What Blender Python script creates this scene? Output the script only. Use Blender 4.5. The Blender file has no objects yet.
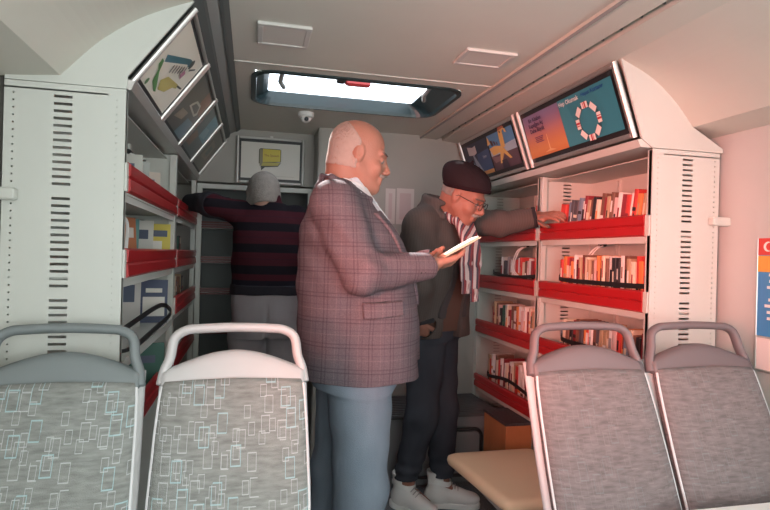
import bpy, math, random
import numpy as np
from mathutils import Vector, Matrix
random.seed(7)
PI = math.pi
SC = bpy.context.scene
COL = SC.collection

# ------------------------------------------------------------------ materials
MATS = {}
def nd(nt, t, **k):
    n = nt.nodes.new(t)
    for a, b in k.items(): setattr(n, a, b)
    return n
def mat(name, col, rough=.6, metal=0., bump=0., bscale=60., var=0., vscale=6., spec=.5, emit=None, alpha=None, trans=0., coat=0.):
    if name in MATS: return MATS[name]
    m = bpy.data.materials.new(name); m.use_nodes = True
    nt = m.node_tree; b = nt.nodes['Principled BSDF']
    b.inputs['Base Color'].default_value = (*col, 1)
    b.inputs['Roughness'].default_value = rough
    b.inputs['Metallic'].default_value = metal
    b.inputs['Specular IOR Level'].default_value = spec
    b.inputs['Coat Weight'].default_value = coat
    b.inputs['Transmission Weight'].default_value = trans
    tc = nd(nt, 'ShaderNodeTexCoord')
    n = nd(nt, 'ShaderNodeTexNoise'); n.inputs['Scale'].default_value = vscale; n.inputs['Detail'].default_value = 4
    nt.links.new(tc.outputs['Object'], n.inputs['Vector'])
    mx = nd(nt, 'ShaderNodeMix', data_type='RGBA')
    v = max(var, .04)
    mx.inputs[6].default_value = (*[c*(1-v) for c in col], 1)
    mx.inputs[7].default_value = (*[min(1, c*(1+v)) for c in col], 1)
    nt.links.new(n.outputs['Fac'], mx.inputs[0]); nt.links.new(mx.outputs[2], b.inputs['Base Color'])
    if bump:
        n2 = nd(nt, 'ShaderNodeTexNoise'); n2.inputs['Scale'].default_value = bscale; n2.inputs['Detail'].default_value = 3
        nt.links.new(tc.outputs['Object'], n2.inputs['Vector'])
        bp = nd(nt, 'ShaderNodeBump'); bp.inputs['Strength'].default_value = bump; bp.inputs['Distance'].default_value = .004
        nt.links.new(n2.outputs['Fac'], bp.inputs['Height']); nt.links.new(bp.outputs[0], b.inputs['Normal'])
    if emit:
        b.inputs['Emission Color'].default_value = (*emit[0], 1); b.inputs['Emission Strength'].default_value = emit[1]
    MATS[name] = m
    return m
def math_(nt, op, a, b=None, c=None):
    n = nd(nt, 'ShaderNodeMath', operation=op)
    for i, v in enumerate((a, b, c)):
        if v is None: continue
        if isinstance(v, (int, float)): n.inputs[i].default_value = v
        else: nt.links.new(v, n.inputs[i])
    return n.outputs[0]
def mixc(nt, fac, a, b):
    n = nd(nt, 'ShaderNodeMix', data_type='RGBA')
    if isinstance(fac, (int, float)): n.inputs[0].default_value = fac
    else: nt.links.new(fac, n.inputs[0])
    for i, v in ((6, a), (7, b)):
        if isinstance(v, tuple): n.inputs[i].default_value = (*v, 1)
        else: nt.links.new(v, n.inputs[i])
    return n.outputs[2]
def basecol(m): return m.node_tree.nodes['Principled BSDF'].inputs['Base Color']
def objxyz(nt):
    tc = nd(nt, 'ShaderNodeTexCoord'); s = nd(nt, 'ShaderNodeSeparateXYZ')
    nt.links.new(tc.outputs['Object'], s.inputs[0]); return tc, s

def plaid_mat():
    m = mat('plaid_wool', (.17, .125, .14), .9, bump=.5, bscale=400, spec=.15)
    nt = m.node_tree; tc, s = objxyz(nt)
    n = nd(nt, 'ShaderNodeTexNoise'); n.inputs['Scale'].default_value = 260
    nt.links.new(tc.outputs['Object'], n.inputs['Vector'])
    c = mixc(nt, n.outputs['Fac'], (.086, .068, .080), (.185, .150, .168))
    for ax, per in ((0, .072), (2, .082)):
        f = math_(nt, 'FRACT', math_(nt, 'DIVIDE', math_(nt, 'ADD', s.outputs[ax], 10.), per))
        for lo, w, colr, st in ((.10, .05, (.055, .035, .050), .45), (.25, .05, (.055, .035, .05), .38), (.62, .04, (.26, .19, .21), .22), (.80, .04, (.06, .04, .07), .25)):
            band = math_(nt, 'LESS_THAN', math_(nt, 'ABSOLUTE', math_(nt, 'SUBTRACT', f, lo)), w/2)
            c = mixc(nt, math_(nt, 'MULTIPLY', band, st), c, colr)
    nt.links.new(c, basecol(m)); return m
def stripe_mat():
    m = mat('striped_knit', (.10, .02, .03), .95, bump=.6, bscale=250, spec=.1)
    nt = m.node_tree; tc, s = objxyz(nt)
    f = math_(nt, 'FRACT', math_(nt, 'DIVIDE', math_(nt, 'SUBTRACT', s.outputs[2], 1.115), .113))
    band = math_(nt, 'GREATER_THAN', f, .60)
    thin = math_(nt, 'LESS_THAN', math_(nt, 'ABSOLUTE', math_(nt, 'SUBTRACT', f, .3)), .025)
    low = math_(nt, 'LESS_THAN', s.outputs[2], 1.15)
    c = mixc(nt, band, (.050, .012, .018), (.012, .010, .014))
    c = mixc(nt, math_(nt, 'MULTIPLY', thin, .5), c, (.03, .012, .02))
    c = mixc(nt, low, c, (.014, .013, .02))
    nt.links.new(c, basecol(m)); return m
def scarf_mat():
    m = mat('striped_scarf', (.5, .4, .4), .95, bump=.5, bscale=200, spec=.1)
    nt = m.node_tree; tc, s = objxyz(nt)
    t = math_(nt, 'ADD', math_(nt, 'MULTIPLY', s.outputs[0], 1.0), math_(nt, 'MULTIPLY', s.outputs[1], -.8))
    f = math_(nt, 'FRACT', math_(nt, 'DIVIDE', math_(nt, 'ADD', t, 10.), .024))
    c = mixc(nt, math_(nt, 'LESS_THAN', f, .30), (.56, .50, .50), (.24, .07, .08))
    c = mixc(nt, math_(nt, 'GREATER_THAN', f, .74), c, (.09, .08, .11))
    nt.links.new(c, basecol(m)); return m
def cardigan_mat():
    m = mat('ribbed_knit', (.085, .072, .070), .95, bump=.4, bscale=220, spec=.1)
    nt = m.node_tree; tc, s = objxyz(nt)
    f = math_(nt, 'SINE', math_(nt, 'MULTIPLY', s.outputs[0], 520.))
    c = mixc(nt, math_(nt, 'MULTIPLY_ADD', f, .25, .5), (.078, .064, .060), (.098, .080, .075))
    nt.links.new(c, basecol(m)); return m
def seat_fabric(name, base, line, strength):
    m = mat(name, base, .95, bump=.5, bscale=500, spec=.1)
    nt = m.node_tree; tc, s = objxyz(nt)
    n = nd(nt, 'ShaderNodeTexNoise'); n.inputs['Scale'].default_value = 45; n.inputs['Detail'].default_value = 8
    mp = nd(nt, 'ShaderNodeMapping'); mp.inputs['Scale'].default_value = (.6, 1, 3)
    nt.links.new(tc.outputs['Object'], mp.inputs[0]); nt.links.new(mp.outputs[0], n.inputs['Vector'])
    ramp = math_(nt, 'MULTIPLY_ADD', n.outputs['Fac'], 2.4, -.7)
    ramp = math_(nt, 'MINIMUM', math_(nt, 'MAXIMUM', ramp, 0.), 1.)
    c = mixc(nt, ramp, tuple(b*.78 for b in base), tuple(min(1, b*1.22) for b in base))
    for off, sc, rr, colr in ((0., 30., .30, line), (7.3, 24., .27, tuple((a*.75, a*1.05, a*1.1)[i] for i, a in enumerate(line))), (3.1, 36., .26, line)):
        mp = nd(nt, 'ShaderNodeMapping'); mp.inputs['Scale'].default_value = (sc*1.0, 0.0, sc*.52); mp.inputs['Location'].default_value = (off, 0, off*1.7)
        nt.links.new(tc.outputs['Object'], mp.inputs[0])
        v = nd(nt, 'ShaderNodeTexVoronoi', voronoi_dimensions='2D', distance='CHEBYCHEV', feature='F1')
        v.inputs['Scale'].default_value = 1.; v.inputs['Randomness'].default_value = .75
        # 2D voronoi reads x and y: move z into y
        s2 = nd(nt, 'ShaderNodeSeparateXYZ'); c2 = nd(nt, 'ShaderNodeCombineXYZ')
        nt.links.new(mp.outputs[0], s2.inputs[0]); nt.links.new(s2.outputs[0], c2.inputs[0]); nt.links.new(s2.outputs[2], c2.inputs[1])
        nt.links.new(c2.outputs[0], v.inputs['Vector'])
        ring = math_(nt, 'LESS_THAN', math_(nt, 'ABSOLUTE', math_(nt, 'SUBTRACT', v.outputs['Distance'], rr)), .020)
        s3 = nd(nt, 'ShaderNodeSeparateXYZ'); nt.links.new(v.outputs['Color'], s3.inputs[0])
        keep = math_(nt, 'GREATER_THAN', s3.outputs[0], .42)
        c = mixc(nt, math_(nt, 'MULTIPLY', math_(nt, 'MULTIPLY', ring, keep), strength), c, colr)
    nt.links.new(c, basecol(m)); return m
def floor_mat():
    m = mat('speckled_vinyl', (.2, .2, .21), .55, spec=.4)
    nt = m.node_tree; tc, s = objxyz(nt)
    n = nd(nt, 'ShaderNodeTexNoise'); n.inputs['Scale'].default_value = 240
    nt.links.new(tc.outputs['Object'], n.inputs['Vector'])
    c = mixc(nt, math_(nt, 'GREATER_THAN', n.outputs['Fac'], .6), (.13, .135, .15), (.32, .32, .33))
    nt.links.new(c, basecol(m)); return m
def denim_mat(name, a, b):
    m = mat(name, a, .95, bump=.4, bscale=350, spec=.1)
    nt = m.node_tree; tc, s = objxyz(nt)
    n = nd(nt, 'ShaderNodeTexNoise'); n.inputs['Scale'].default_value = 7; n.inputs['Detail'].default_value = 6
    mp = nd(nt, 'ShaderNodeMapping'); mp.inputs['Scale'].default_value = (1.6, 1.6, .6)
    nt.links.new(tc.outputs['Object'], mp.inputs[0]); nt.links.new(mp.outputs[0], n.inputs['Vector'])
    nt.links.new(mixc(nt, n.outputs['Fac'], a, b), basecol(m)); return m
def skin_mat(name, a, b):
    m = mat(name, a, .5, bump=.25, bscale=180, spec=.35)
    nt = m.node_tree; tc, s = objxyz(nt)
    n = nd(nt, 'ShaderNodeTexNoise'); n.inputs['Scale'].default_value = 18; n.inputs['Detail'].default_value = 5
    nt.links.new(tc.outputs['Object'], n.inputs['Vector'])
    nt.links.new(mixc(nt, n.outputs['Fac'], a, b), basecol(m))
    p = nt.nodes['Principled BSDF']; p.inputs['Subsurface Weight'].default_value = .12; p.inputs['Subsurface Radius'].default_value = (.02, .008, .004); p.inputs['Subsurface Scale'].default_value = .5
    return m

M_ceil = mat('ceiling_panel', (.66, .65, .58), .7, bump=.05, bscale=30)
M_ceil_seam = mat('pale_seam_strip', (.62, .60, .56), .5)
M_cove = mat('cove_panel', (.62, .60, .53), .6)
M_trim_dark = mat('dark_grey_trim', (.10, .115, .115), .55)
M_trim_mid = mat('mid_grey_trim', (.30, .31, .30), .55)
M_wall = mat('white_wall_panel', (.55, .54, .52), .6, bump=.04, bscale=25)
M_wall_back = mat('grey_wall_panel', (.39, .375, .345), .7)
M_steel = mat('white_powder_coat', (.57, .585, .545), .45, bump=.03, bscale=90)
M_black = mat('black_plastic', (.015, .015, .017), .45)
M_slotdark = mat('dark_gap', (.02, .02, .02), .9)
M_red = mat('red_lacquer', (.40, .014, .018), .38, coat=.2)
M_silver = mat('brushed_aluminium', (.60, .59, .57), .42, metal=.85)
M_white_pl = mat('white_plastic', (.84, .83, .80), .45)
M_grey_pl = mat('grey_plastic', (.19, .215, .22), .5, bump=.15, bscale=500)
M_grey_pl2 = mat('warm_grey_plastic', (.16, .13, .135), .5, bump=.15, bscale=500)
M_shell = mat('light_grey_shell', (.66, .66, .67), .4)
M_floor = floor_mat()
def clear_mat(name, k=.07, tint=(.97, .985, 1.)):
    m = mat(name, tint, .03); nt = m.node_tree; out = nt.nodes['Material Output']
    tp = nd(nt, 'ShaderNodeBsdfTransparent'); tp.inputs[0].default_value = (*tint, 1); gl = nd(nt, 'ShaderNodeBsdfGlossy'); gl.inputs['Roughness'].default_value = .05
    mx = nd(nt, 'ShaderNodeMixShader'); mx.inputs[0].default_value = k
    nt.links.new(tp.outputs[0], mx.inputs[1]); nt.links.new(gl.outputs[0], mx.inputs[2]); nt.links.new(mx.outputs[0], out.inputs['Surface']); return m
M_glass = clear_mat('skylight_glass')
M_sleeve = mat('clear_sleeve', (.9, .78, .76), .25, spec=.6)
M_wire = mat('white_wire', (.85, .84, .82), .4)
M_beige = mat('beige_vinyl', (.74, .60, .40), .5, bump=.1, bscale=200)
M_wood = mat('orange_wood', (.46, .20, .08), .55, var=.15, vscale=14)
M_rubber = mat('ribbed_rubber', (.10, .10, .105), .8)

# ------------------------------------------------------------------ objects
def link(name, me, mats=(), parent=None, smooth=False):
    o = bpy.data.objects.new(name, me); COL.objects.link(o)
    for m in (mats if isinstance(mats, (list, tuple)) else [mats]): me.materials.append(m)
    if parent is not None: o.parent = parent
    if smooth:
        me.polygons.foreach_set('use_smooth', [True]*len(me.polygons))
    return o
def tag(o, label, cat, group=None):
    o['label'] = label; o['category'] = cat
    if group: o['group'] = group
    return o
def thing(name, label, cat, loc=(0, 0, 0), rz=0., group=None):
    o = bpy.data.objects.new(name, None); COL.objects.link(o); o.empty_display_size = .05
    o.location = loc; o.rotation_euler = (0, 0, rz)
    return tag(o, label, cat, group)
def part(o, label): o['label'] = label; return o
def struct(o): o['kind'] = 'structure'; return o

class MB:
    def __init__(s): s.v = []; s.f = []; s.m = []; s.M = Matrix.Identity(4)
    def add(s, vs, fs, mi=0):
        b = len(s.v); s.v += [tuple(s.M @ Vector(v)) for v in vs]
        s.f += [tuple(i+b for i in f) for f in fs]; s.m += [mi]*len(fs); return s
    def box(s, lo, hi, mi=0, ch=0.):
        x0, y0, z0 = lo; x1, y1, z1 = hi
        if ch <= 0:
            vs = [(x0,y0,z0),(x1,y0,z0),(x1,y1,z0),(x0,y1,z0),(x0,y0,z1),(x1,y0,z1),(x1,y1,z1),(x0,y1,z1)]
            return s.add(vs, [(0,3,2,1),(4,5,6,7),(0,1,5,4),(1,2,6,5),(2,3,7,6),(3,0,4,7)], mi)
        # chamfered box: hull of three inset slabs
        c = min(ch, (x1-x0)*.45, (y1-y0)*.45, (z1-z0)*.45)
        rings = []
        for z, k in ((z0, c), (z0+c, 0), (z1-c, 0), (z1, c)):
            a0, a1, b0, b1 = x0+k, x1-k, y0+k, y1-k
            rings.append([(a0+c-k*0,b0,z),(a1-c,b0,z),(a1,b0+c,z),(a1,b1-c,z),(a1-c,b1,z),(a0+c,b1,z),(a0,b1-c,z),(a0,b0+c,z)])
        return s.rings(rings, mi)
    def rings(s, rings, mi=0, cap=True, closed=True):
        n = len(rings[0]); vs = [p for r in rings for p in r]; fs = []
        for i in range(len(rings)-1):
            for j in range(n if closed else n-1):
                a = i*n+j; b = i*n+(j+1) % n; fs.append((a, b, b+n, a+n))
        if cap: fs.append(tuple(range(n-1, -1, -1))); fs.append(tuple((len(rings)-1)*n+j for j in range(n)))
        return s.add(vs, fs, mi)
    def tube(s, pts, r, n=8, mi=0, flat=1.):
        pts = [Vector(p) for p in pts]; rr = r if isinstance(r, (list, tuple)) else [r]*len(pts)
        rings = []; up = None
        for i, p in enumerate(pts):
            t = (pts[min(i+1, len(pts)-1)]-pts[max(i-1, 0)]).normalized()
            if up is None:
                up = Vector((0, 0, 1)) if abs(t.z) < .9 else Vector((0, 1, 0))
                if flat != 1.: up = Vector((0, 1, 0))
            u = (up - t*up.dot(t)).normalized(); up = u; w = t.cross(u)
            rings.append([tuple(p + (u*math.cos(2*PI*k/n)*flat + w*math.sin(2*PI*k/n))*rr[i]) for k in range(n)])
        return s.rings(rings, mi)
    def prism(s, poly, axis, a, b, mi=0):
        # poly in the two other axes, in order, extruded along axis from a to b
        def P(p, t):
            return {0: (t, p[0], p[1]), 1: (p[0], t, p[1]), 2: (p[0], p[1], t)}[axis]
        return s.rings([[P(p, a) for p in poly], [P(p, b) for p in poly]], mi)
    def build(s, name, mats, parent=None, smooth=False, bevel=0., angle=None):
        me = bpy.data.meshes.new(name); me.from_pydata(s.v, [], s.f); me.polygons.foreach_set('material_index', s.m)
        import bmesh
        bm = bmesh.new(); bm.from_mesh(me); bmesh.ops.recalc_face_normals(bm, faces=bm.faces); bm.to_mesh(me); bm.free()
        me.update()
        o = link(name, me, mats, parent, smooth)
        if bevel:
            b = o.modifiers.new('bevel', 'BEVEL'); b.width = bevel; b.segments = 2; b.limit_method = 'ANGLE'; b.angle_limit = math.radians(40)
        return o
def catmull(pts, n=8):
    P = [Vector(p) for p in pts]; P = [P[0]*2-P[1]] + P + [P[-1]*2-P[-2]]; out = []
    for i in range(1, len(P)-2):
        a, b, c, d = P[i-1:i+3]
        for k in range(n):
            t = k/n
            out.append(.5*((2*b)+(c-a)*t+(2*a-5*b+4*c-d)*t*t+(3*b-a-3*c+d)*t**3))
    return out+[P[-2]]
def text_polys(txt, size):
    cu = bpy.data.curves.new('t', 'FONT'); cu.body = txt; cu.size = size; cu.align_x = 'CENTER'; cu.resolution_u = 2; cu.offset = size*.022
    o = bpy.data.objects.new('t', cu); COL.objects.link(o)
    me = bpy.data.meshes.new_from_object(o.evaluated_get(bpy.context.evaluated_depsgraph_get()))
    vs = [tuple(v.co) for v in me.vertices]; fs = [tuple(p.vertices) for p in me.polygons]
    bpy.data.objects.remove(o); bpy.data.meshes.remove(me); return vs, fs

# ------------------------------------------------------------------ implicit surfaces
class SDF:
    def __init__(s, lo, hi, h):
        s.h = h; s.lo = np.array(lo, dtype=np.float64)
        n = [int(math.ceil((hi[i]-lo[i])/h))+1 for i in range(3)]
        s.ax = [(s.lo[i]+h*np.arange(n[i])).astype(np.float32) for i in range(3)]
        s.F = np.full(n, .08, np.float32)
    def box(s, lo, hi, pad):
        sl = []; g = []
        for i in range(3):
            a = int(max(0, math.floor((lo[i]-pad-s.lo[i])/s.h))); b = int(min(len(s.ax[i]), math.ceil((hi[i]+pad-s.lo[i])/s.h)+1))
            if b <= a+1: return None, None
            sl.append(slice(a, b)); sh = [1, 1, 1]; sh[i] = b-a; g.append(s.ax[i][a:b].reshape(sh))
        return tuple(sl), g
    def comb(s, sl, d, k, sub=False):
        A = s.F[sl]; d = d.astype(np.float32)
        if sub: d = -d; 
        k = max(k, 1e-5); hh = np.maximum(k-np.abs(A-d), 0)
        s.F[sl] = (np.maximum(A, d)+hh*hh/(4*k)) if sub else (np.minimum(A, d)-hh*hh/(4*k))
    def cone(s, a, b, ra, rb, k=.02, sub=False):
        a = np.array(a, float); b = np.array(b, float); r = max(ra, rb)
        sl, g = s.box(np.minimum(a, b)-r, np.maximum(a, b)+r, k+.03)
        if sl is None: return
        ab = b-a; L2 = max(float(ab@ab), 1e-9)
        t = ((g[0]-a[0])*ab[0]+(g[1]-a[1])*ab[1]+(g[2]-a[2])*ab[2])/L2; t = np.clip(t, 0, 1)
        d = np.sqrt((g[0]-a[0]-t*ab[0])**2+(g[1]-a[1]-t*ab[1])**2+(g[2]-a[2]-t*ab[2])**2)-(ra+(rb-ra)*t)
        s.comb(sl, d, k, sub)
    def chain(s, pts, rad, k=.02):
        for i in range(len(pts)-1): s.cone(pts[i], pts[i+1], rad[i], rad[i+1], k)
    def ell(s, c, r, M=None, k=.02, sub=False):
        c = np.array(c, float); R = max(r)
        sl, g = s.box(c-R, c+R, k+.03)
        if sl is None: return
        q = [g[i]-c[i] for i in range(3)]
        if M is not None: q = [q[0]*M[0][i]+q[1]*M[1][i]+q[2]*M[2][i] for i in range(3)]
        k0 = np.sqrt((q[0]/r[0])**2+(q[1]/r[1])**2+(q[2]/r[2])**2)
        k1 = np.sqrt((q[0]/r[0]**2)**2+(q[1]/r[1]**2)**2+(q[2]/r[2]**2)**2)+1e-6
        s.comb(sl, k0*(k0-1)/k1, k, sub)
    def loft(s, secs, ang, k=.02, p=2.3):
        S = np.array(secs, float); zz = S[:, 0]
        tt = np.linspace(zz[0], zz[-1], 80)
        # smoothed interpolation
        sm = []
        for j in range(1, 5):
            v = np.interp(tt, zz, S[:, j]); kk = np.hanning(11); kk /= kk.sum(); vp = np.pad(v, 5, mode='reflect', reflect_type='odd'); sm.append(np.convolve(vp, kk, 'valid'))
        R = max(S[:, 3].max(), S[:, 4].max())
        sl, g = s.box((S[:, 1].min()-R, S[:, 2].min()-R, zz[0]), (S[:, 1].max()+R, S[:, 2].max()+R, zz[-1]), k+.03)
        z = g[2]; cx, cy, rx, ry = [np.interp(z, tt, v).astype(np.float32) for v in sm]
        ca, sa = math.cos(ang), math.sin(ang); x = g[0]-cx; y = g[1]-cy
        u = x*ca+y*sa; w = -x*sa+y*ca
        e = (np.abs(u/rx)**p+np.abs(w/ry)**p)**(1/p)
        d = (e-1)*np.minimum(rx, ry)
        d = np.maximum(d, np.maximum(zz[0]-z, z-zz[-1]))
        s.comb(sl, d, k)
    def grid(s):
        return [s.ax[i].reshape([-1 if j == i else 1 for j in range(3)]) for i in range(3)]
    def mesh(s, name, mats, parent, base, F=None, matfn=None):
        F = s.F if F is None else F
        F = F.copy(); F[0] = F[-1] = .01; F[:, 0] = F[:, -1] = .01; F[:, :, 0] = F[:, :, -1] = .01
        ins = F < 0; n = F.shape
        c = ins[:-1, :-1, :-1].astype(np.int8)
        for dx in (0, 1):
            for dy in (0, 1):
                for dz in (0, 1):
                    if dx+dy+dz: c = c + ins[dx:n[0]-1+dx, dy:n[1]-1+dy, dz:n[2]-1+dz]
        act = (c > 0) & (c < 8); idx = np.argwhere(act)
        vid = np.full(act.shape, -1, np.int32); vid[act] = np.arange(len(idx))
        corners = [(dx, dy, dz) for dx in (0, 1) for dy in (0, 1) for dz in (0, 1)]
        vals = {cc: F[idx[:, 0]+cc[0], idx[:, 1]+cc[1], idx[:, 2]+cc[2]] for cc in corners}
        acc = np.zeros((len(idx), 3)); cnt = np.zeros(len(idx))
        for a in corners:
            for ax in range(3):
                if a[ax]: continue
                b = list(a); b[ax] = 1; b = tuple(b)
                va, vb = vals[a], vals[b]; cr = (va < 0) != (vb < 0)
                t = np.where(cr, va/np.where(cr, va-vb, 1), 0)
                p = np.tile(np.array(a, float), (len(idx), 1)); p[:, ax] += t
                acc[cr] += p[cr]; cnt[cr] += 1
        V = (idx+acc/np.maximum(cnt, 1)[:, None])*s.h+s.lo-np.array(base)
        faces = []
        for ax in range(3):
            o1, o2 = [(1, 2), (2, 0), (0, 1)][ax]
            sa = [slice(1, -1)]*3; sb = [slice(1, -1)]*3; sa[ax] = slice(0, -1); sb[ax] = slice(1, None)
            A = ins[tuple(sa)]; B = ins[tuple(sb)]; e = np.argwhere(A != B)
            if not len(e): continue
            g = e.copy()
            for j in range(3):
                if j != ax: g[:, j] += 1
            flip = A[e[:, 0], e[:, 1], e[:, 2]]
            q = []
            for (u, w) in ((-1, -1), (0, -1), (0, 0), (-1, 0)):
                h = g.copy(); h[:, o1] += u; h[:, o2] += w
                q.append(vid[h[:, 0], h[:, 1], h[:, 2]])
            q = np.stack(q, 1); q[~flip] = q[~flip][:, ::-1]; faces.append(q)
        if not faces: print('EMPTY', name); return None
        Q = np.concatenate(faces); Q = Q[(Q >= 0).all(1)]
        me = bpy.data.meshes.new(name)
        me.vertices.add(len(V)); me.vertices.foreach_set('co', V.astype(np.float32).ravel())
        me.loops.add(len(Q)*4); me.loops.foreach_set('vertex_index', Q.astype(np.int32).ravel())
        me.polygons.add(len(Q)); me.polygons.foreach_set('loop_start', np.arange(0, len(Q)*4, 4, dtype=np.int32))
        me.update(calc_edges=True); me.validate()
        if matfn is not None:
            cen = V[Q].mean(1)+np.array(base); me.polygons.foreach_set('material_index', matfn(cen).astype(np.int32)); 
        me.polygons.foreach_set('use_smooth', np.ones(len(me.polygons), bool))
        return link(name, me, mats, parent)
    def shell(s, name, mats, parent, base, region, out=.005, inn=.006, extra=None):
        F = np.maximum(s.F-out, region)
        F = np.maximum(F, -(s.F+inn))
        return s.mesh(name, mats, parent, base, F.astype(np.float32))

def wr(g, amp, f=(18, 20, 26), seed=0.):
    x, y, z = g
    return amp*(np.sin(f[0]*x+4*np.sin(5*z+seed)+seed)*np.sin(f[2]*z+3*np.sin(6*x+seed*2)+2*np.sin(7*y))+.5*np.sin(f[1]*y+2*f[2]*z+3*np.sin(9*x+seed)))
def halfplane(g, p, n):
    n = np.array(n, float); n /= np.linalg.norm(n); return (g[0]-p[0])*n[0]+(g[1]-p[1])*n[1]+(g[2]-p[2])*n[2]
def polyreg(u, v, poly):
    # convex polygon, anticlockwise, signed distance-like value (positive outside)
    d = None
    for i in range(len(poly)):
        a = poly[i]; b = poly[(i+1) % len(poly)]; ex, ey = b[0]-a[0], b[1]-a[1]; L = math.hypot(ex, ey)
        e = ((u-a[0])*ey-(v-a[1])*ex)/L
        d = e if d is None else np.maximum(d, e)
    return d
def rotm(yaw, pitch, roll=0.):
    # columns: forward, left, up; pitch > 0 looks down
    M = Matrix.Rotation(yaw, 3, 'Z') @ Matrix.Rotation(pitch, 3, 'Y') @ Matrix.Rotation(roll, 3, 'X')
    return [[M[i][j] for j in range(3)] for i in range(3)]
def tr(c, M, p): return tuple(c[i]+sum(M[i][j]*p[j] for j in range(3)) for i in range(3))

def head_sdf(S, c, M, wide=1., nose=1., brow=1.):
    T = lambda x, y, z: tr(c, M, (x, y*wide, z))
    S.ell(T(-.018, 0, .038), (.100, .079*wide, .086), M, .02)
    S.ell(T(-.030, 0, -.010), (.078, .070*wide, .070), M, .03)
    S.ell(T(.028, 0, -.040), (.062, .061*wide, .082), M, .03)
    S.ell(T(.056, 0, -.100), (.030, .032, .024), M, .03)
    for s in (-1, 1):
        S.cone(T(-.005, s*.056, -.050), T(.045, s*.024, -.100), .020, .018, .03)
        S.ell(T(.058, s*.040, -.036), (.026, .024, .024), M, .02)
        S.ell(T(.088, s*.031, -.001), (.017, .017, .013), M, .014, sub=True)
        S.cone(T(.072, s*.046, .020), T(.086, s*.012, .020), .010, .010*brow, .014)
        S.ell(T(.073, s*.031, -.002), (.0135, .0135, .0125), M, .003)
        S.ell(T(.096, s*.013, -.041), (.011, .009, .008), M, .008)
        # ear
        Me = rotm(0, 0); 
        S.ell(T(-.010, s*.079, -.004), (.019, .010, .033), M, .006)
        S.ell(T(-.006, s*.090, .002), (.010, .008, .019), M, .005, sub=True)
    S.cone(T(.086, 0, .010), T(.108*nose, 0, -.030), .009, .013, .014)
    S.ell(T(.110*nose, 0, -.034), (.013, .013, .011), M, .008)
    S.cone(T(.088, -.018, -.066), T(.088, .018, -.066), .009, .009, .010)
    S.cone(T(.087, -.015, -.079), T(.087, .015, -.079), .009, .009, .008)
    S.cone(T(.102, -.024, -.0725), T(.102, .024, -.0725), .003, .003, .004, sub=True)
def hand_sdf(S, w, d, n, side, curl=.5, spread=1., thumb=.5):
    # w wrist, d direction of the fingers, n the way the palm faces, side = direction of the thumb side
    d = Vector(d).normalized(); n = Vector(n); n = (n-d*n.dot(d)).normalized(); t = d.cross(n)
    if t.dot(Vector(side)) < 0: t = -t
    w = Vector(w)
    for u in (-.026, -.009, .009, .026):
        S.cone(w+d*.01+t*u*.7, w+d*.078+t*u, .0135, .0125, .012)
    S.cone(w+d*.02+t*.022, w+d*.055+t*.034+n*.008, .015, .012, .012)
    for u, L in ((.030, .070), (.010, .080), (-.010, .074), (-.029, .058)):
        p = w+d*.082+t*u; a = curl*.5; seg = [.45*L, .31*L, .24*L]; r = [.0092, .0084, .0076, .0066]
        for i in range(3):
            dd = (d*math.cos(a)+n*math.sin(a)+t*u*1.5*spread).normalized(); q = p+dd*seg[i]
            S.cone(p, q, r[i], r[i+1], .004); p = q; a += curl
    p = w+d*.035+t*.036+n*.006; dirs = [(d*.6+t*.75+n*.25*thumb), (d*.85+t*.3+n*.5*thumb), (d*.9+n*.6*thumb)]
    for i, L in enumerate((.034, .030, .024)):
        q = p+dirs[i].normalized()*L; S.cone(p, q, (.0125, .0105, .0095)[i], (.0105, .0095, .008)[i], .006); p = q
#PART2
# ------------------------------------------------------------------ the setting
Y0, Y1 = -1.3, 4.0
m = MB().box((-.70, Y0, -.04), (1.82, Y1, 0)); struct(m.build('floor', M_floor))
hx0, hx1, hy0, hy1 = -.005, .945, 2.45, 2.985
m = MB()
m.box((-.10, Y0, 2.08), (hx0, Y1, 2.11)); m.box((hx1, Y0, 2.08), (1.04, Y1, 2.11))
m.box((hx0, Y0, 2.08), (hx1, hy0, 2.11)); m.box((hx0, hy1, 2.08), (hx1, Y1, 2.11))
struct(m.build('ceiling', M_ceil))
m = MB().box((-.09, 2.352, 2.076), (1.04, 2.362, 2.081)); struct(m.build('trim_1', M_ceil_seam))
# right hand bulkhead, dark slot, cove and soffit
m = MB().prism([(1.04, 2.066), (1.155, 2.060), (1.155, 2.13), (1.04, 2.13)], 1, Y0, 3.45); struct(m.build('trim_2', M_cove))
m = MB().prism([(1.155, 2.085), (1.19, 2.085), (1.19, 2.13), (1.155, 2.13)], 1, Y0, 3.45)
for i in range(46): m.box((1.158, Y0+.03+i*.1, 2.076), (1.19, Y0+.036+i*.1, 2.086))
struct(m.build('trim_3', M_trim_dark))
cove = [tuple(p)[:2] for p in catmull([(1.30, 2.045, 0), (1.436, 1.985, 0), (1.54, 1.905, 0), (1.62, 1.817, 0)], 5)]
m = MB()
poly = [(1.19, 2.058)]+cove+[(1.78, 1.80), (1.80, 1.80), (1.80, 2.14), (1.19, 2.14)]
m.prism(poly, 1, Y0, 3.45); struct(m.build('ceiling_side', M_cove)).name = 'trim_4'
m = MB().prism([(1.035, 2.064), (1.045, 2.058), (1.05, 2.064)], 1, Y0, 3.45); struct(m.build('trim_5', M_trim_mid))
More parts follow.
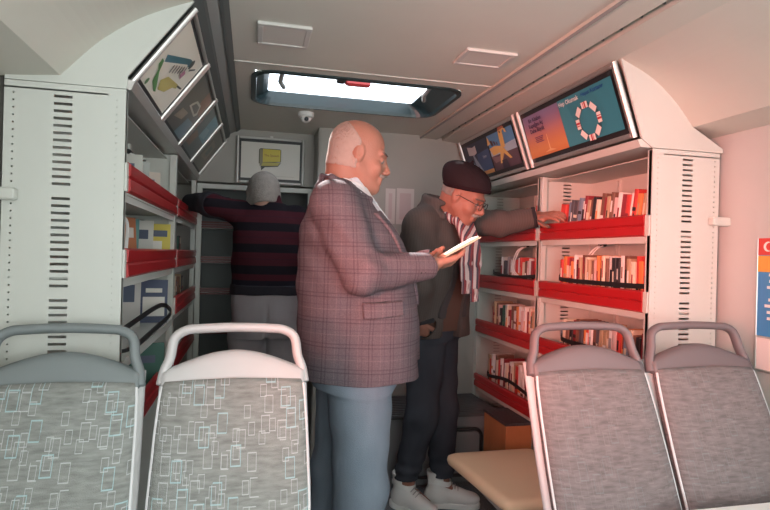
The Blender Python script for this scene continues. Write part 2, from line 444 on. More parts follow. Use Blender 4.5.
# left hand bulkhead and cove
covl = [tuple(p)[:2] for p in catmull([(-.178, 2.0, 0), (-.25, 1.968, 0), (-.33, 1.925, 0), (-.42, 1.855, 0), (-.509, 1.758, 0)], 5)]
m = MB().prism([(-.085, 2.082), (-.178, 2.03), (-.178, 2.0)]+covl[1:]+[(-.66, 1.745), (-.69, 1.745), (-.69, 2.14), (-.085, 2.14)], 1, Y0, 1.66)
struct(m.build('trim_6', M_cove))
m = MB().prism([(-.085, 2.082), (-.178, 2.03), (-.178, 2.01), (-.66, 1.90), (-.69, 1.90), (-.69, 2.14), (-.085, 2.14)], 1, 1.66, Y1)
struct(m.build('trim_7', M_trim_mid))
m = MB().prism([(-.085, 2.083), (-.105, 2.064), (-.115, 2.06), (-.10, 2.078)], 1, Y0, Y1); struct(m.build('trim_8', M_trim_dark))
m = MB().prism([(-.150, 2.046), (-.180, 2.022), (-.184, 2.005), (-.155, 2.026)], 1, 1.66, 3.68); struct(m.build('trim_9', M_trim_dark))
def side_wall(name, x0, x1, mt):
    m = MB()
    m.box((x0, Y0, 0), (x1, -.95, 1.9)); m.box((x0, .62, 0), (x1, Y1, 1.9)); m.box((x0, -.95, 0), (x1, .62, .9)); m.box((x0, -.95, 1.66), (x1, .62, 1.9))
    struct(m.build(name, mt))
side_wall('wall_left', -.69, -.66, M_wall_back); side_wall('wall_right', 1.78, 1.81, M_wall)
m = MB(); m.box((-.69, Y0-.03, 0), (1.81, Y0, .95)); m.box((-.69, Y0-.03, 1.85), (1.81, Y0, 2.12)); m.box((-.69, Y0-.03, .95), (-.5, Y0, 1.85)); m.box((1.6, Y0-.03, .95), (1.81, Y0, 1.85))
struct(m.build('wall_near', M_wall))
def win(name, lo, hi, ax):
    a = list(lo); b = list(hi); m = MB(); t = .03
    j = 1 - ax
    for q in (0, 1):
        l, h = list(lo), list(hi)
        if q: l[j] = h[j]-t
        else: h[j] = l[j]+t
        m.box(l, h)
        l, h = list(lo), list(hi)
        if q: l[2] = h[2]-t
        else: h[2] = l[2]+t
        m.box(l, h)
    return struct(m.build(name, M_black))
win('window_2', (-.688, -.95, .9), (-.662, .62, 1.66), 0); win('window_3', (1.782, -.95, .9), (1.808, .62, 1.66), 0); win('window_4', (-.5, Y0-.028, .95), (1.6, Y0-.002, 1.85), 1)
# back block on the right and the recess on the left
m = MB().box((.385, 3.45, 0), (1.81, 4.0, 2.12)); struct(m.build('wall_back', M_wall_back, bevel=.02))
m = MB(); m.box((-.69, 3.95, 0), (.385, 4.0, 2.12)); m.box((-.66, 3.68, 1.735), (.385, 3.95, 2.12)); struct(m.build('wall_recess', M_wall_back))

# skylight
def rrect(x0, x1, y0, y1, r, z, n=6):
    out = []
    for cx, cy, a0 in ((x1-r, y1-r, 0), (x0+r, y1-r, 90), (x0+r, y0+r, 180), (x1-r, y0+r, 270)):
        for k in range(n+1):
            a = math.radians(a0+90*k/n); out.append((cx+r*math.cos(a), cy+r*math.sin(a), z))
    return out
M_teal = mat('dark_teal_plastic', (.018, .034, .037), .35, bump=.05)
rg = [rrect(-.022, .962, 2.430, 3.005, .11, 2.081), rrect(-.022, .962, 2.430, 3.005, .11, 2.073), rrect(.0, .940, 2.448, 2.982, .095, 2.070), rrect(.004, .936, 2.452, 2.978, .09, 2.085),
      rrect(.035, .90, 2.453, 2.977, .06, 2.11), rrect(.060, .845, 2.454, 2.976, .03, 2.142), rrect(.060, .845, 2.40, 3.03, .03, 2.148), rrect(.0, .93, 2.40, 3.03, .05, 2.16)]
m = MB().rings(rg, cap=False); sky = struct(m.build('window_1', M_teal, smooth=False))
m = MB().box((.05, 2.41, 2.150), (.87, 3.02, 2.156)); struct(m.build('skylight_pane', M_glass, sky))
m = MB().box((.42, 2.655, 2.118), (.545, 2.69, 2.148), ch=.008); struct(m.build('release_handle', mat('red_plastic', (.55, .05, .05), .4), sky))
m = MB().box((.375, 2.60, 2.12), (.42, 2.67, 2.149), ch=.006); struct(m.build('handle_bracket', M_black, sky))
m = MB().box((.585, 2.585, 2.144), (.675, 2.65, 2.149)); struct(m.build('instruction_sticker', mat('green_sticker', (.04, .12, .09), .6), sky))
for x in (.10, .80):
    m = MB().tube([(x, 2.50, 2.14), (x+.015, 2.56, 2.11), (x+.01, 2.64, 2.095), (x+.03, 2.70, 2.088)], .011, 8)
    m.box((x-.02, 2.46, 2.115), (x+.03, 2.52, 2.149), ch=.006)
    struct(m.build('hinge_arm', M_trim_mid, sky))

# ceiling lamps, dome camera
def ceiling_lamp(x0, x1, y0, y1, label):
    t = thing('ceiling_lamp', label, 'lamp', ((x0+x1)/2, (y0+y1)/2, 2.08), group=None)
    w, d = (x1-x0)/2, (y1-y0)/2
    m = MB()
    for b in (((-w, -d, -.012), (w, -d+.02, 0)), ((-w, d-.02, -.012), (w, d, 0)), ((-w, -d+.02, -.012), (-w+.02, d-.02, 0)), ((w-.02, -d+.02, -.012), (w, d-.02, 0))): m.box(*b)
    m.build('frame', mat('lamp_frame_plastic', (.62, .60, .57), .5), t, bevel=.003)
    m = MB().box((-w+.02, -d+.02, -.009), (w-.02, d-.02, -.001)); m.build('diffuser', mat('lamp_diffuser', (.70, .67, .62), .4), t)
ceiling_lamp(.0, .185, 1.925, 2.12, 'unlit square white ceiling lamp at the left, in front of the skylight')
ceiling_lamp(.76, .965, 1.94, 2.10, 'unlit square white ceiling lamp at the right, nearer the slanted poster row')
t = thing('dome_camera', 'small white dome security camera on the ceiling behind the skylight', 'camera', (.276, 3.12, 2.08))
m = MB().rings([[(r*math.cos(a*PI/12), r*math.sin(a*PI/12), z) for a in range(24)] for r, z in ((.045, 0), (.045, -.018), (.040, -.026), (.03, -.028))]); m.build('base', M_white_pl, t)
m = MB().rings([[(r*math.cos(a*PI/12), r*math.sin(a*PI/12), z) for a in range(24)] for r, z in ((.030, -.026), (.029, -.036), (.022, -.048), (.010, -.054), (.002, -.055))]); m.build('housing', M_white_pl, t, smooth=True)
m = MB().rings([[(r*math.cos(a*PI/8)+.0, -.024+z2, -.040+r*math.sin(a*PI/8)) for a in range(16)] for r, z2 in ((.012, 0), (.012, -.006), (.006, -.009))]); m.build('lens', M_black, t)

# ------------------------------------------------------------------ bookcases
def perf(m, x0, x1, y, z0, z1, slotx, sw=.045, th=.002, slots=True, dz=0.):
    """a sheet facing the aisle end, with a column of slots and two columns of small holes"""
    def col(a, b, z0, z1): m.box((a, y, z0), (b, y+th, z1))
    def holes(a, b, pitch, h, ev):
        z = z1-.03; zt = z1; i = 0
        while z-h > z0+.02:
            if not ev or i % ev != ev-1:
                col(a, b, z, zt); zt = z-h
            z -= pitch; i += 1
        col(a, b, z0, zt)
    d = .0045; a1, a2 = x0+.022, x1-.022
    col(x0, a1-d/2, z0, z1); holes(a1-d/2, a1+d/2, .0195, d, 0)
    col(a1+d/2, slotx-sw/2, z0, z1); holes(slotx-sw/2, slotx+sw/2, .0195, .0075, 14); col(slotx+sw/2, a2-d/2, z0, z1)
    holes(a2-d/2, a2+d/2, .0195, d, 0); col(a2+d/2, x1, z0, z1)
def end_panel(x0, x1, y, z0, z1, slotx, parent, name='side_panel', dy=.03):
    m = MB(); perf(m, x0, x1, y, z0, z1, slotx)
    m.box((x0, y+.002, z0), (x0+.002, y+dy, z1)); m.box((x1-.002, y+.002, z0), (x1, y+dy, z1))
    m.box((x0, y+.002, z1-.002), (x1, y+dy, z1))
    return m.build(name, M_steel, parent)
def fascia(parent, s, xf, ya, yb, lev, name='front_rail'):
    # bent red rail with a crease, on the front edge of a shelf. s = direction from the aisle into the case
    pr = [(-.004, 0), (-.012, -.006), (-.010, -.036), (-.004, -.042), (-.010, -.048), (-.012, -.078), (-.004, -.084), (.004, -.084), (.004, 0)]
    m = MB().prism([(xf+s*a, lev+b) for a, b in pr], 1, ya+.03, yb-.025)
    o = m.build(name, M_red, parent)
    for yy in (ya+.006, yb-.025):
        m = MB().prism([(xf-s*.006, lev-.004), (xf-s*.006, lev-.082), (xf+s*.02, lev-.082), (xf+s*.02, lev-.004)], 1, yy, yy+.022)
        m.build('rail_bracket', M_steel, parent)
    return o
def bookcase(label, s, xf, xb, ya, yb, levels, near_panel, far_panel, zt, red=True, mount=None, base=.0):
    t = thing('bookcase', label, 'bookcase', ((xf+xb)/2, (ya+yb)/2, 0))
    O = Vector(t.location)
    def B(m, name, mt, par=t, **k):
        m.v = [tuple(Vector(v)-O) for v in m.v]; return m.build(name, mt, par, **k)
    lo, hi = min(xf, xb), max(xf, xb); sx = xf+s*.155
    for y, fl in ((ya, near_panel), (yb, far_panel)):
        if not fl: continue
        m = MB(); perf(m, lo, hi, y, base, zt, sx)
        m.box((lo, y+.002, base), (lo+.002, y+.028, zt)); m.box((hi-.002, y+.002, base), (hi, y+.028, zt)); m.box((lo, y+.002, zt-.002), (hi, y+.028, zt))
        B(m, 'side_panel', M_steel)
    m = MB().box((xb-.004 if s > 0 else xb, ya+.03, base), (xb if s > 0 else xb+.004, yb, zt)); B(m, 'back_panel', M_steel)
    m = MB().box((min(xf+s*.045, xb), ya, zt-.02), (max(xf+s*.045, xb), yb+.0, zt-.016)); B(m, 'top_panel', M_steel)
    for y in (ya+.003, yb-.022):
        m = MB().box((min(xf, xf+s*.028), y, base), (max(xf, xf+s*.028), y+.019, zt-.002)); B(m, 'post', M_steel, bevel=.002)
    yp = ya+.69*(yb-ya)
    m = MB()
    for q in (0, .022): m.box((min(xb-s*.02, xb-s*.005), yp+q, base), (max(xb-s*.02, xb-s*.005), yp+q+.012, zt-.03))
    B(m, 'back_post', M_steel)
    for lev, rd in levels:
        m = MB().box((min(xf, xb), ya+.030, lev-.090), (max(xf, xb), yb-.003, lev-.078) )
        m.box((min(xf+s*.004, xf+s*.006), ya+.03, lev-.11), (max(xf+s*.004, xf+s*.006), yb-.003, lev-.09))
        sh = B(m, 'shelf', M_steel)
        if rd:
            n0 = len(COL.objects)
            fascia(sh, s, xf-O.x, ya-O.y, yb-O.y, lev)
    return t, O, B
LV = [1.48, 1.19, .90, .545]
bc1, O1, B1 = bookcase('white bookcase with red shelf rails at the right, nearer one beside the wall', 1, 1.45, 1.75, 1.79, 2.62, [(l, True) for l in LV], True, False, 1.725)
bc2, O2, B2 = bookcase('farther right bookcase with red rails, beside the person in the beret', 1, 1.45, 1.75, 2.62, 3.43, [(l, True) for l in LV], True, True, 1.725)
bc3, O3, B3 = bookcase('nearer left bookcase with large slotted white end panel behind the left seats', -1, -.345, -.64, 1.65, 2.72, [(1.54, True), (1.30, True), (1.06, False), (.82, True)], True, False, 1.735)
bc4, O4, B4 = bookcase('farther left bookcase in shade, reached into by the person in striped sweater', -1, -.345, -.64, 2.72, 3.66, [(1.54, True), (1.30, True), (1.08, True), (.82, True)], True, False, 1.735)
def strap(B, s, xf, ya, yb, lev, sag=.0):
    pts = catmull([(xf+s*.03, ya, lev+.02), (xf+s*.022, ya+.05, lev+.014), (xf+s*.022, (ya+yb)/2, lev+.012-sag), (xf+s*.022, yb-.05, lev+.014), (xf+s*.04, yb, lev+.03)], 6)
    m = MB(); r = [[(p[0]-.0015, p[1], p[2]-.010), (p[0]+.0015, p[1], p[2]-.010), (p[0]+.0015, p[1], p[2]+.010), (p[0]-.0015, p[1], p[2]+.010)] for p in pts]
    m.rings(r); B(m, 'retaining_strap', M_black)
strap(B1, 1, 1.45, 1.83, 2.48, 1.19); strap(B1, 1, 1.45, 1.83, 2.45, .90)
strap(B2, 1, 1.45, 2.68, 3.25, 1.19, .01); strap(B2, 1, 1.45, 2.66, 3.3, .545, -.03)
# black strap loop hanging over the low white shelf at the left
m = MB(); pts = catmull([(-.41, 1.80, .99), (-.36, 1.86, .985), (-.335, 2.2, 1.01), (-.33, 2.46, 1.02), (-.335, 2.56, 1.035), (-.36, 2.54, 1.06), (-.38, 2.4, 1.058), (-.42, 1.95, 1.02), (-.44, 1.82, 1.005)], 6)
m.rings([[(p[0]-.003, p[1], p[2]-.009), (p[0]+.003, p[1], p[2]-.009), (p[0]+.003, p[1], p[2]+.009), (p[0]-.003, p[1], p[2]+.009)] for p in pts]); B3(m, 'retaining_strap', M_black)
# back bookcase in the recess
t = thing('bookcase', 'dark recessed bookcase across the end wall behind the person in striped sweater', 'bookcase', (.02, 3.8, 0))
def Bk(m, name, mt, par=t, **k):
    m.v = [(v[0]-.02, v[1]-3.8, v[2]) for v in m.v]; return m.build(name, mt, par, **k)
M_dkred = mat('shaded_red_rail', (.12, .035, .032), .45)  # rail red darkened to put the shade of the recess into its colour
m = MB(); m.box((-.34, 3.66, 0), (-.31, 3.69, 1.72)); m.box((.35, 3.66, 0), (.38, 3.69, 1.72)); m.box((-.31, 3.66, 1.69), (.35, 3.69, 1.72)); Bk(m, 'frame', M_steel)
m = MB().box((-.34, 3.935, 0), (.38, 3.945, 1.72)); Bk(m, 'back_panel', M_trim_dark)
for lev in (1.52, 1.30, 1.10, .85):
    m = MB().box((-.31, 3.69, lev-.08), (.35, 3.93, lev-.07)); sh = Bk(m, 'shelf', M_steel)
    m = MB()
    for k in range(3): m.box((-.31, 3.668-.004*(k % 2), lev-.078+k*.015), (.35, 3.688, lev-.067+k*.015))
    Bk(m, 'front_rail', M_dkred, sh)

# wire dividers hanging from black rollers
def wire_divider(label, s, x, y, z, drop, L=.10, grp=None, flip=1):
    t = thing('wire_divider', label, 'wire divider', (x, y, z))
    m = MB().tube([(0, -.022, 0), (0, .022, 0)], .009, 10); m.build('roller', M_black, t)
    m = MB().box((-.004, -.012, .006), (.004, .012, .03)); m.build('hanger', M_steel, t)
    m = MB()
    for q in (-.012, .012):
        m.tube(catmull([(0, q, -.005), (-s*.03, q+flip*.004, -.018), (-s*.05, q+flip*.02, -.05), (-s*.055, q+flip*.05, -drop*.7), (-s*.055, q+flip*L, -drop)], 6), .0032, 6)
    m.build('wire', M_wire, t)
wire_divider('white wire divider over the books of the farther right bookcase, on its second shelf', 1, 1.535, 2.92, 1.375, .20, .0-.09, flip=1)
wire_divider('white wire divider on the second shelf of the nearer right bookcase', 1, 1.60, 2.30, 1.375, .12, .02)
wire_divider('bent white wire divider at the top of the nearer left bookcase', -1, -.46, 2.28, 1.665, .13, -.10, flip=-1)
wire_divider('long white wire divider above the brochures on the nearer left bookcase', -1, -.47, 2.10, 1.43, .24, -.06, flip=-1)

# ------------------------------------------------------------------ books
PAL = {'white': (.78, .75, .72), 'cream': (.74, .64, .50), 'pale pink': (.72, .50, .48), 'red': (.60, .06, .05), 'dark red': (.26, .03, .04), 'orange': (.72, .25, .08), 'brown': (.20, .10, .07),
       'black': (.025, .022, .025), 'dark grey': (.09, .085, .10), 'navy blue': (.04, .06, .16), 'tan': (.46, .32, .20), 'grey': (.34, .33, .34), 'slate blue': (.20, .26, .34), 'dark green': (.04, .13, .10)}
M_pages = mat('book_pages', (.74, .68, .58), .9, bump=.3, bscale=600)
def bmat(c): return mat('book_cover_'+c.replace(' ', '_'), PAL[c], .55, spec=.4)
def book(loc, s, th, h, dp, colr, band, lean, label, group=None, name='book', yaw=0.):
    """spine faces the aisle; s=+1 for a case on the right"""
    m = MB(); c = .0018; y0, y1 = -th/2, th/2
    m.box((0, y0, 0), (dp, y0+c, h), 0); m.box((0, y1-c, 0), (dp, y1, h), 0)
    m.prism([(0, y0), (0, y1), (-.0025, y1-c), (-.0038, 0), (-.0025, y0+c)], 2, 0, h, 0)
    m.box((.0005, y0+c, .003), (dp-.004, y1-c, h-.003), 1)
    k = random.random(); w = (th*.5-.0022)*random.choice((.35, .5, 1.))
    if k < .8:
        a = random.uniform(.30, .6)*h; m.box((-.0046, -w, a), (-.003, w, a+(random.uniform(.2, .38) if w < .4*th else .08)*h), 2)
    if k > .35:
        m.box((-.0044, -w*.55, h*.10), (-.003, w*.55, h*.10+.010), 2)
    if k > .6: m.box((-.0045, -w*.35, h*.26), (-.003, w*.35, h*.48), 2)
    if s < 0:
        m.v = [(-a, b, z) for a, b, z in m.v]
    o = m.build(name, [bmat(colr), M_pages, bmat(band)]); o.location = loc; o.rotation_euler = (lean, 0, yaw)
    return tag(o, label, 'book', group)
ORD = ['first', 'second', 'third', 'fourth', 'fifth', 'sixth', 'seventh', 'eighth', 'ninth', 'tenth', 'eleventh', 'twelfth', 'thirteenth', 'fourteenth', 'fifteenth', 'sixteenth', 'seventeenth', 'eighteenth', 'nineteenth', 'twentieth', 'twenty-first', 'twenty-second', 'twenty-third', 'twenty-fourth', 'twenty-fifth', 'twenty-sixth', 'twenty-seventh', 'twenty-eighth', 'twenty-ninth', 'thirtieth', 'thirty-first', 'thirty-second']
def row(seq, ya, yb, base, xfront, s, lean, hr, shelf, group, tr_=(.016, .030), from_=1):
    # seq: colour names, from the near end to the far end
    n = 0; y = ya; i = 0
    while y < yb and i < 32:
        c = seq[i % len(seq)]; th = random.uniform(*tr_); h = random.uniform(*hr)
        band = random.choice(['white', 'cream', 'dark red', 'black', 'tan'] if c not in ('white', 'cream') else ['dark red', 'black', 'grey', 'orange', 'brown'])
        ln = lean+random.uniform(-.003, .003)
        adj = 'thin' if th < .019 else 'thick' if th > .027 else ''
        tall = 'tall ' if h > hr[0]+.8*(hr[1]-hr[0]) else ''
        lab = '%s book, %s from near end, %s' % (c, ORD[i], shelf)
        for ex in (adj, tall):
            if len((ex+' '+lab).split()) <= 15: lab = ex+' '+lab
        w = th/math.cos(ln)
        yc = y+w/2
        lab = ' '.join(lab.split())
        book((xfront+random.uniform(0, .012)*s, yc, base+ (th/2)*abs(math.sin(ln))+.0008), s, th, h, random.uniform(.11, .135), c, band, ln, lab, group)
        y += w+.0012; i += 1
rnd = random.Random(3)
S1 = ['dark grey', 'slate blue', 'tan', 'orange', 'red', 'white', 'red', 'dark red', 'white', 'pale pink', 'brown', 'tan', 'dark red', 'brown', 'cream', 'black', 'brown', 'tan', 'dark red', 'white', 'slate blue', 'dark grey']
S2 = ['dark red', 'red', 'orange', 'red', 'cream', 'tan', 'brown', 'white', 'black', 'black', 'white', 'brown', 'cream', 'orange', 'orange', 'pale pink', 'brown', 'tan', 'cream', 'brown', 'tan', 'dark red', 'white', 'orange']
S3 = ['dark grey', 'brown', 'dark red', 'black', 'brown', 'cream', 'slate blue', 'orange', 'red', 'pale pink', 'white', 'tan', 'tan', 'tan', 'dark grey', 'brown', 'white', 'red', 'orange']
row(S1, 1.850, 2.42, 1.402, 1.49, 1, .15, (.165, .195), 'top shelf of the nearer right bookcase', 'books on the top shelf of the nearer right bookcase')
book((1.49, 2.475, 1.404), 1, .045, .17, .13, 'red', 'black', .12, 'thick bright red book beside the reaching hand, far end of a top shelf')
row(S2, 1.825, 2.48, 1.112, 1.49, 1, .0, (.180, .212), 'second shelf of the nearer right bookcase', 'books on the second shelf of the nearer right bookcase')
row(S3, 1.825, 2.47, .822, 1.49, 1, .04, (.165, .20), 'third shelf of the nearer right bookcase', 'books on the third shelf of the nearer right bookcase')
T1 = ['white', 'dark red', 'red', 'pale pink', 'dark red', 'cream', 'tan', 'orange', 'tan', 'brown', 'grey', 'dark green']
T2 = ['white', 'red', 'red', 'dark red', 'white', 'pale pink', 'brown', 'cream', 'red', 'white', 'red', 'pale pink', 'white', 'dark red', 'grey', 'dark grey', 'brown']
T3 = ['pale pink', 'brown', 'tan', 'red', 'cream', 'dark red', 'white', 'pale pink', 'white', 'orange', 'white', 'brown', 'dark red', 'cream', 'white', 'dark green', 'black']
T4 = ['dark red', 'white', 'red', 'cream', 'brown', 'white', 'white', 'red', 'tan', 'cream', 'white', 'dark red', 'cream', 'white']
row(T1, 2.685, 3.02, 1.402, 1.49, 1, .10, (.15, .19), 'top shelf of the farther right bookcase', 'books on the top shelf of the farther right bookcase', (.02, .034))
row(T2, 2.675, 3.16, 1.112, 1.49, 1, .03, (.165, .20), 'second shelf of the farther right bookcase', 'books on the second shelf of the farther right bookcase', (.02, .034))
row(T3, 2.675, 3.26, .822, 1.49, 1, .02, (.17, .205), 'third shelf of the farther right bookcase', 'books on the third shelf of the farther right bookcase', (.02, .036))
row(T4, 2.675, 3.30, .467, 1.49, 1, .02, (.19, .23), 'lowest shelf of the farther right bookcase', 'books on the lowest shelf of the farther right bookcase', (.02, .036))
# left: brochures and books showing their front covers towards the camera
def booklet(name, loc, w, h, th, colr, inner, lean, yaw, label, cat='brochure'):
    m = MB(); m.box((-w/2, 0, 0), (w/2, th*.3, h), 0); m.box((-w/2, th*.7, 0), (w/2, th, h), 0); m.box((-w/2+.001, th*.3, .002), (w/2-.002, th*.7, h-.002), 1)
    for b, mi in inner: m.box((b[0]*w, -.0006, b[1]*h), (b[2]*w, .0004, b[3]*h), 2+mi)
    cols = [colr, (.74, .70, .62)]+[c for c in ((.08, .10, .16), (.75, .73, .68), (.60, .16, .10))]
    ms = [mat('print_%d_%d_%d' % tuple(int(q*100) for q in c), c, .5) for c in cols]
    o = m.build(name, ms); o.location = loc; o.rotation_euler = (lean, 0, yaw); return tag(o, label, cat)
booklet('brochure', (-.395, 2.62, 1.2225), .085, .19, .005, (.62, .52, .08), [((-.35, .7, .35, .85), 0), ((-.35, .25, .1, .6), 1)], -.10, .1, 'yellow brochure standing on the second shelf of the nearer left bookcase')
booklet('brochure', (-.465, 2.56, 1.2225), .10, .20, .006, (.66, .66, .62), [((-.35, .6, .3, .8), 0), ((-.3, .1, .35, .3), 2)], -.10, .05, 'white brochure with a coloured picture, beside the yellow brochure')
booklet('brochure', (-.50, 2.46, 1.2225), .09, .20, .008, (.16, .34, .34), [((-.3, .6, .3, .8), 1)], -.10, .05, 'teal brochure left of the white one on the left shelf')
booklet('brochure', (-.46, 2.36, 1.2225), .06, .20, .012, (.52, .20, .10), [((-.3, .6, .3, .8), 1)], -.08, .9, 'narrow brown-orange booklet nearest the slotted end panel of the left shelf')
booklet('book', (-.405, 2.56, .9825), .11, .185, .016, (.05, .07, .14), [((-.4, .15, .4, .6), 1), ((-.3, .7, .3, .8), 1)], -.12, .1, 'dark blue and white book facing out above the black strap', 'book')
booklet('book', (-.49, 2.42, .9825), .11, .20, .016, (.58, .56, .54), [((-.35, .5, .3, .85), 0)], -.12, .1, 'pale grey book left of the dark blue one above the black strap', 'book')
booklet('book', (-.40, 2.30, .7425), .16, .19, .03, (.03, .12, .09), [((-.3, .6, .3, .75), 0)], -.10, .2, 'dark green box file low on the nearer left bookcase', 'box file')
for i, (x, y, c) in enumerate([(-.42, 1.98, (.50, .50, .46)), (-.42, 2.12, (.34, .36, .34)), (-.42, 2.40, (.52, .46, .40))]):
    booklet('booklet', (x, y, 1.4625), .12, .15, .02, c, [((-.3, .6, .3, .8), 0)], -.06, .1+.2*i, ['pale booklet', 'grey booklet', 'beige booklet'][i]+' on the top shelf of the nearer left bookcase, '+['nearest the end panel', 'behind the pale one', 'farthest in'][i], 'booklet')
LF = ['brown', 'grey', 'tan', 'dark green', 'dark grey', 'cream', 'black', 'slate blue']
row(LF, 2.80, 3.30, 1.222, -.385, -1, .06, (.13, .17), 'second shelf of the farther left bookcase', 'books on the second shelf of the farther left bookcase', (.025, .04))
row(LF[3:]+LF[:3], 2.80, 3.45, 1.002, -.385, -1, .03, (.12, .16), 'third shelf of the farther left bookcase', 'books on the third shelf of the farther left bookcase', (.025, .04))

# ------------------------------------------------------------------ slanted poster frames
def frame_at(name, label, O, u, v, W, H, parts, rail=.028, border=.02, cat='poster frame', railmat=None, thick=.018):
    u = Vector(u).normalized(); v = Vector(v).normalized(); n = u.cross(v)
    t = thing(name, label, cat, O)
    T = Matrix((u, v, n)).transposed().to_4x4()
    t.rotation_euler = T.to_euler()
    w, h = W/2, H/2
    m = MB().box((-w+.002, -h+.002, -.004), (w-.002, h-.002, .002)); m.build('backing', mat('black_backing', (.02, .022, .025), .4), t)
    for (a, b, wide) in (((-w, -h), (-w+rail, h), 1), ((w-rail, -h), (w, h), 1), ((-w+rail, -h), (w-rail, -h+rail*.8), 0), ((-w+rail, h-rail*.8), (w-rail, h), 0)):
        m = MB()
        if wide:
            xc = (a[0]+b[0])/2; m.tube([(xc, a[1], .004), (xc, b[1], .004)], rail*.5, 12)
        else:
            m.box((a[0], a[1], -.002), (b[0], b[1], thick*.5), ch=.004)
        m.build('frame_rail', railmat or M_silver, t, smooth=False, bevel=0 if wide else .002)
    m = MB(); ms = []; z = .0022
    for i, (col, shape) in enumerate(parts):
        if col not in ms: ms.append(col)
        mi = ms.index(col); z += .00035
        if isinstance(shape, tuple) and shape[0] == 'T':
            _, txt, size, cx, cy = shape; vs, fs = text_polys(txt, size)
            m.add([(a+cx, b+cy, z) for a, b, _ in vs], fs, mi)
        else: m.add([(a, b, z) for a, b in shape], [tuple(range(len(shape)))], mi)
    me = bpy.data.meshes.new('print'); me.from_pydata(m.v, [], m.f); me.polygons.foreach_set('material_index', m.m); me.update()
    o = link('print', me, [mat('print_%03d_%03d_%03d' % tuple(int(q*999) for q in c), c, .3, spec=.5) for c in ms], t)
    return t
def R_(x0, y0, x1, y1): return [(x0, y0), (x1, y0), (x1, y1), (x0, y1)]
def circ(cx, cy, r, n=24, a0=0, a1=2*PI): return [(cx+r*math.cos(a0+(a1-a0)*k/n), cy+r*math.sin(a0+(a1-a0)*k/n)) for k in range(n)]
# near right poster: orange sunset page and teal page with a lifebuoy of books
W, H = .80, .292
pw, ph = W/2-.040, H/2-.042
pp = []
bands = [(.22, .19, .33), (.27, .19, .32), (.36, .20, .28), (.48, .22, .22), (.58, .24, .16), (.63, .26, .12), (.66, .28, .10), (.62, .23, .08)]
for i in range(28):
    q_ = i/27*7; k_ = min(int(q_), 6); c = tuple(round(bands[k_][j]*(1-q_+k_)+bands[k_+1][j]*(q_-k_), 3) for j in range(3))
    a = ph-i*2*ph/28; pp.append((c, R_(-pw, a-2*ph/28, -.02, a)))
pp.append(((.045, .24, .31), R_(-.02, -ph, pw, ph)))
pp.append(((.055, .27, .34), [(-.02, -ph), (.10, -ph), (.03, ph), (-.02, ph)]))
pp.append(((.80, .50, .25), [(-.175, -.09), (-.165, -.09), (-.168, -.01), (-.172, -.01)]))
pp.append(((.75, .45, .22), [(-.22, -.092), (-.12, -.092), (-.165, -.08)]))
for i, l in enumerate(('Bir Kitabın', 'Kapağını Aç', 'Daha Büyük')): pp.append(((.06, .03, .09), ('T', l, .027, -.235, .068-.026*i)))
for i in range(4): pp.append(((.22, .09, .16), R_(-.275+.006*(i % 2), -.012-.008*i, -.195-.006*(i % 3), -.008-.008*i)))
pp.append(((.70, .80, .80), ('T', 'Hep Okumak', .027, .065, .075))); pp.append(((.02, .10, .32), ('T', 'Hayat Kurtarır', .025, .235, .078)))
rc = (.17, -.026)
pp.append(((.03, .11, .14), [(rc[0]+.078*math.cos(a*PI/16), rc[1]+.076*math.sin(a*PI/16)) for a in range(32)]))
pp.append(((.045, .24, .31), [(rc[0]+.058*math.cos(a*PI/16), rc[1]+.056*math.sin(a*PI/16)) for a in range(32)]))
for k in range(8):
    a = k*PI/4+PI/8*0; ca, sa = math.cos(a), math.sin(a); c = (rc[0]+.070*ca, rc[1]+.068*sa); tx, ty = -sa, ca
    def q(r0, r1, t0, t1): return [(c[0]+ca*r+tx*t_, c[1]+sa*r+ty*t_) for r, t_ in ((r0, t0), (r1, t0), (r1, t1), (r0, t1))]
    pp.append(((.82, .80, .76), q(-.013, .013, -.021, .021)))
    if k % 2 == 0: pp.append(((.50, .04, .05), q(-.013, .013, -.008, .001))); pp.append(((.50, .04, .05), q(-.013, .013, .005, .009)))
def right_frame(label, yc, W, parts):
    return frame_at('poster_frame', label, (1.345, yc, 1.905), (0, -1, 0), (-.10, 0, .277), W, H, parts, rail=.026)
right_frame('slanted silver poster frame at the right with a ring of white books on teal', 2.205, W, pp)
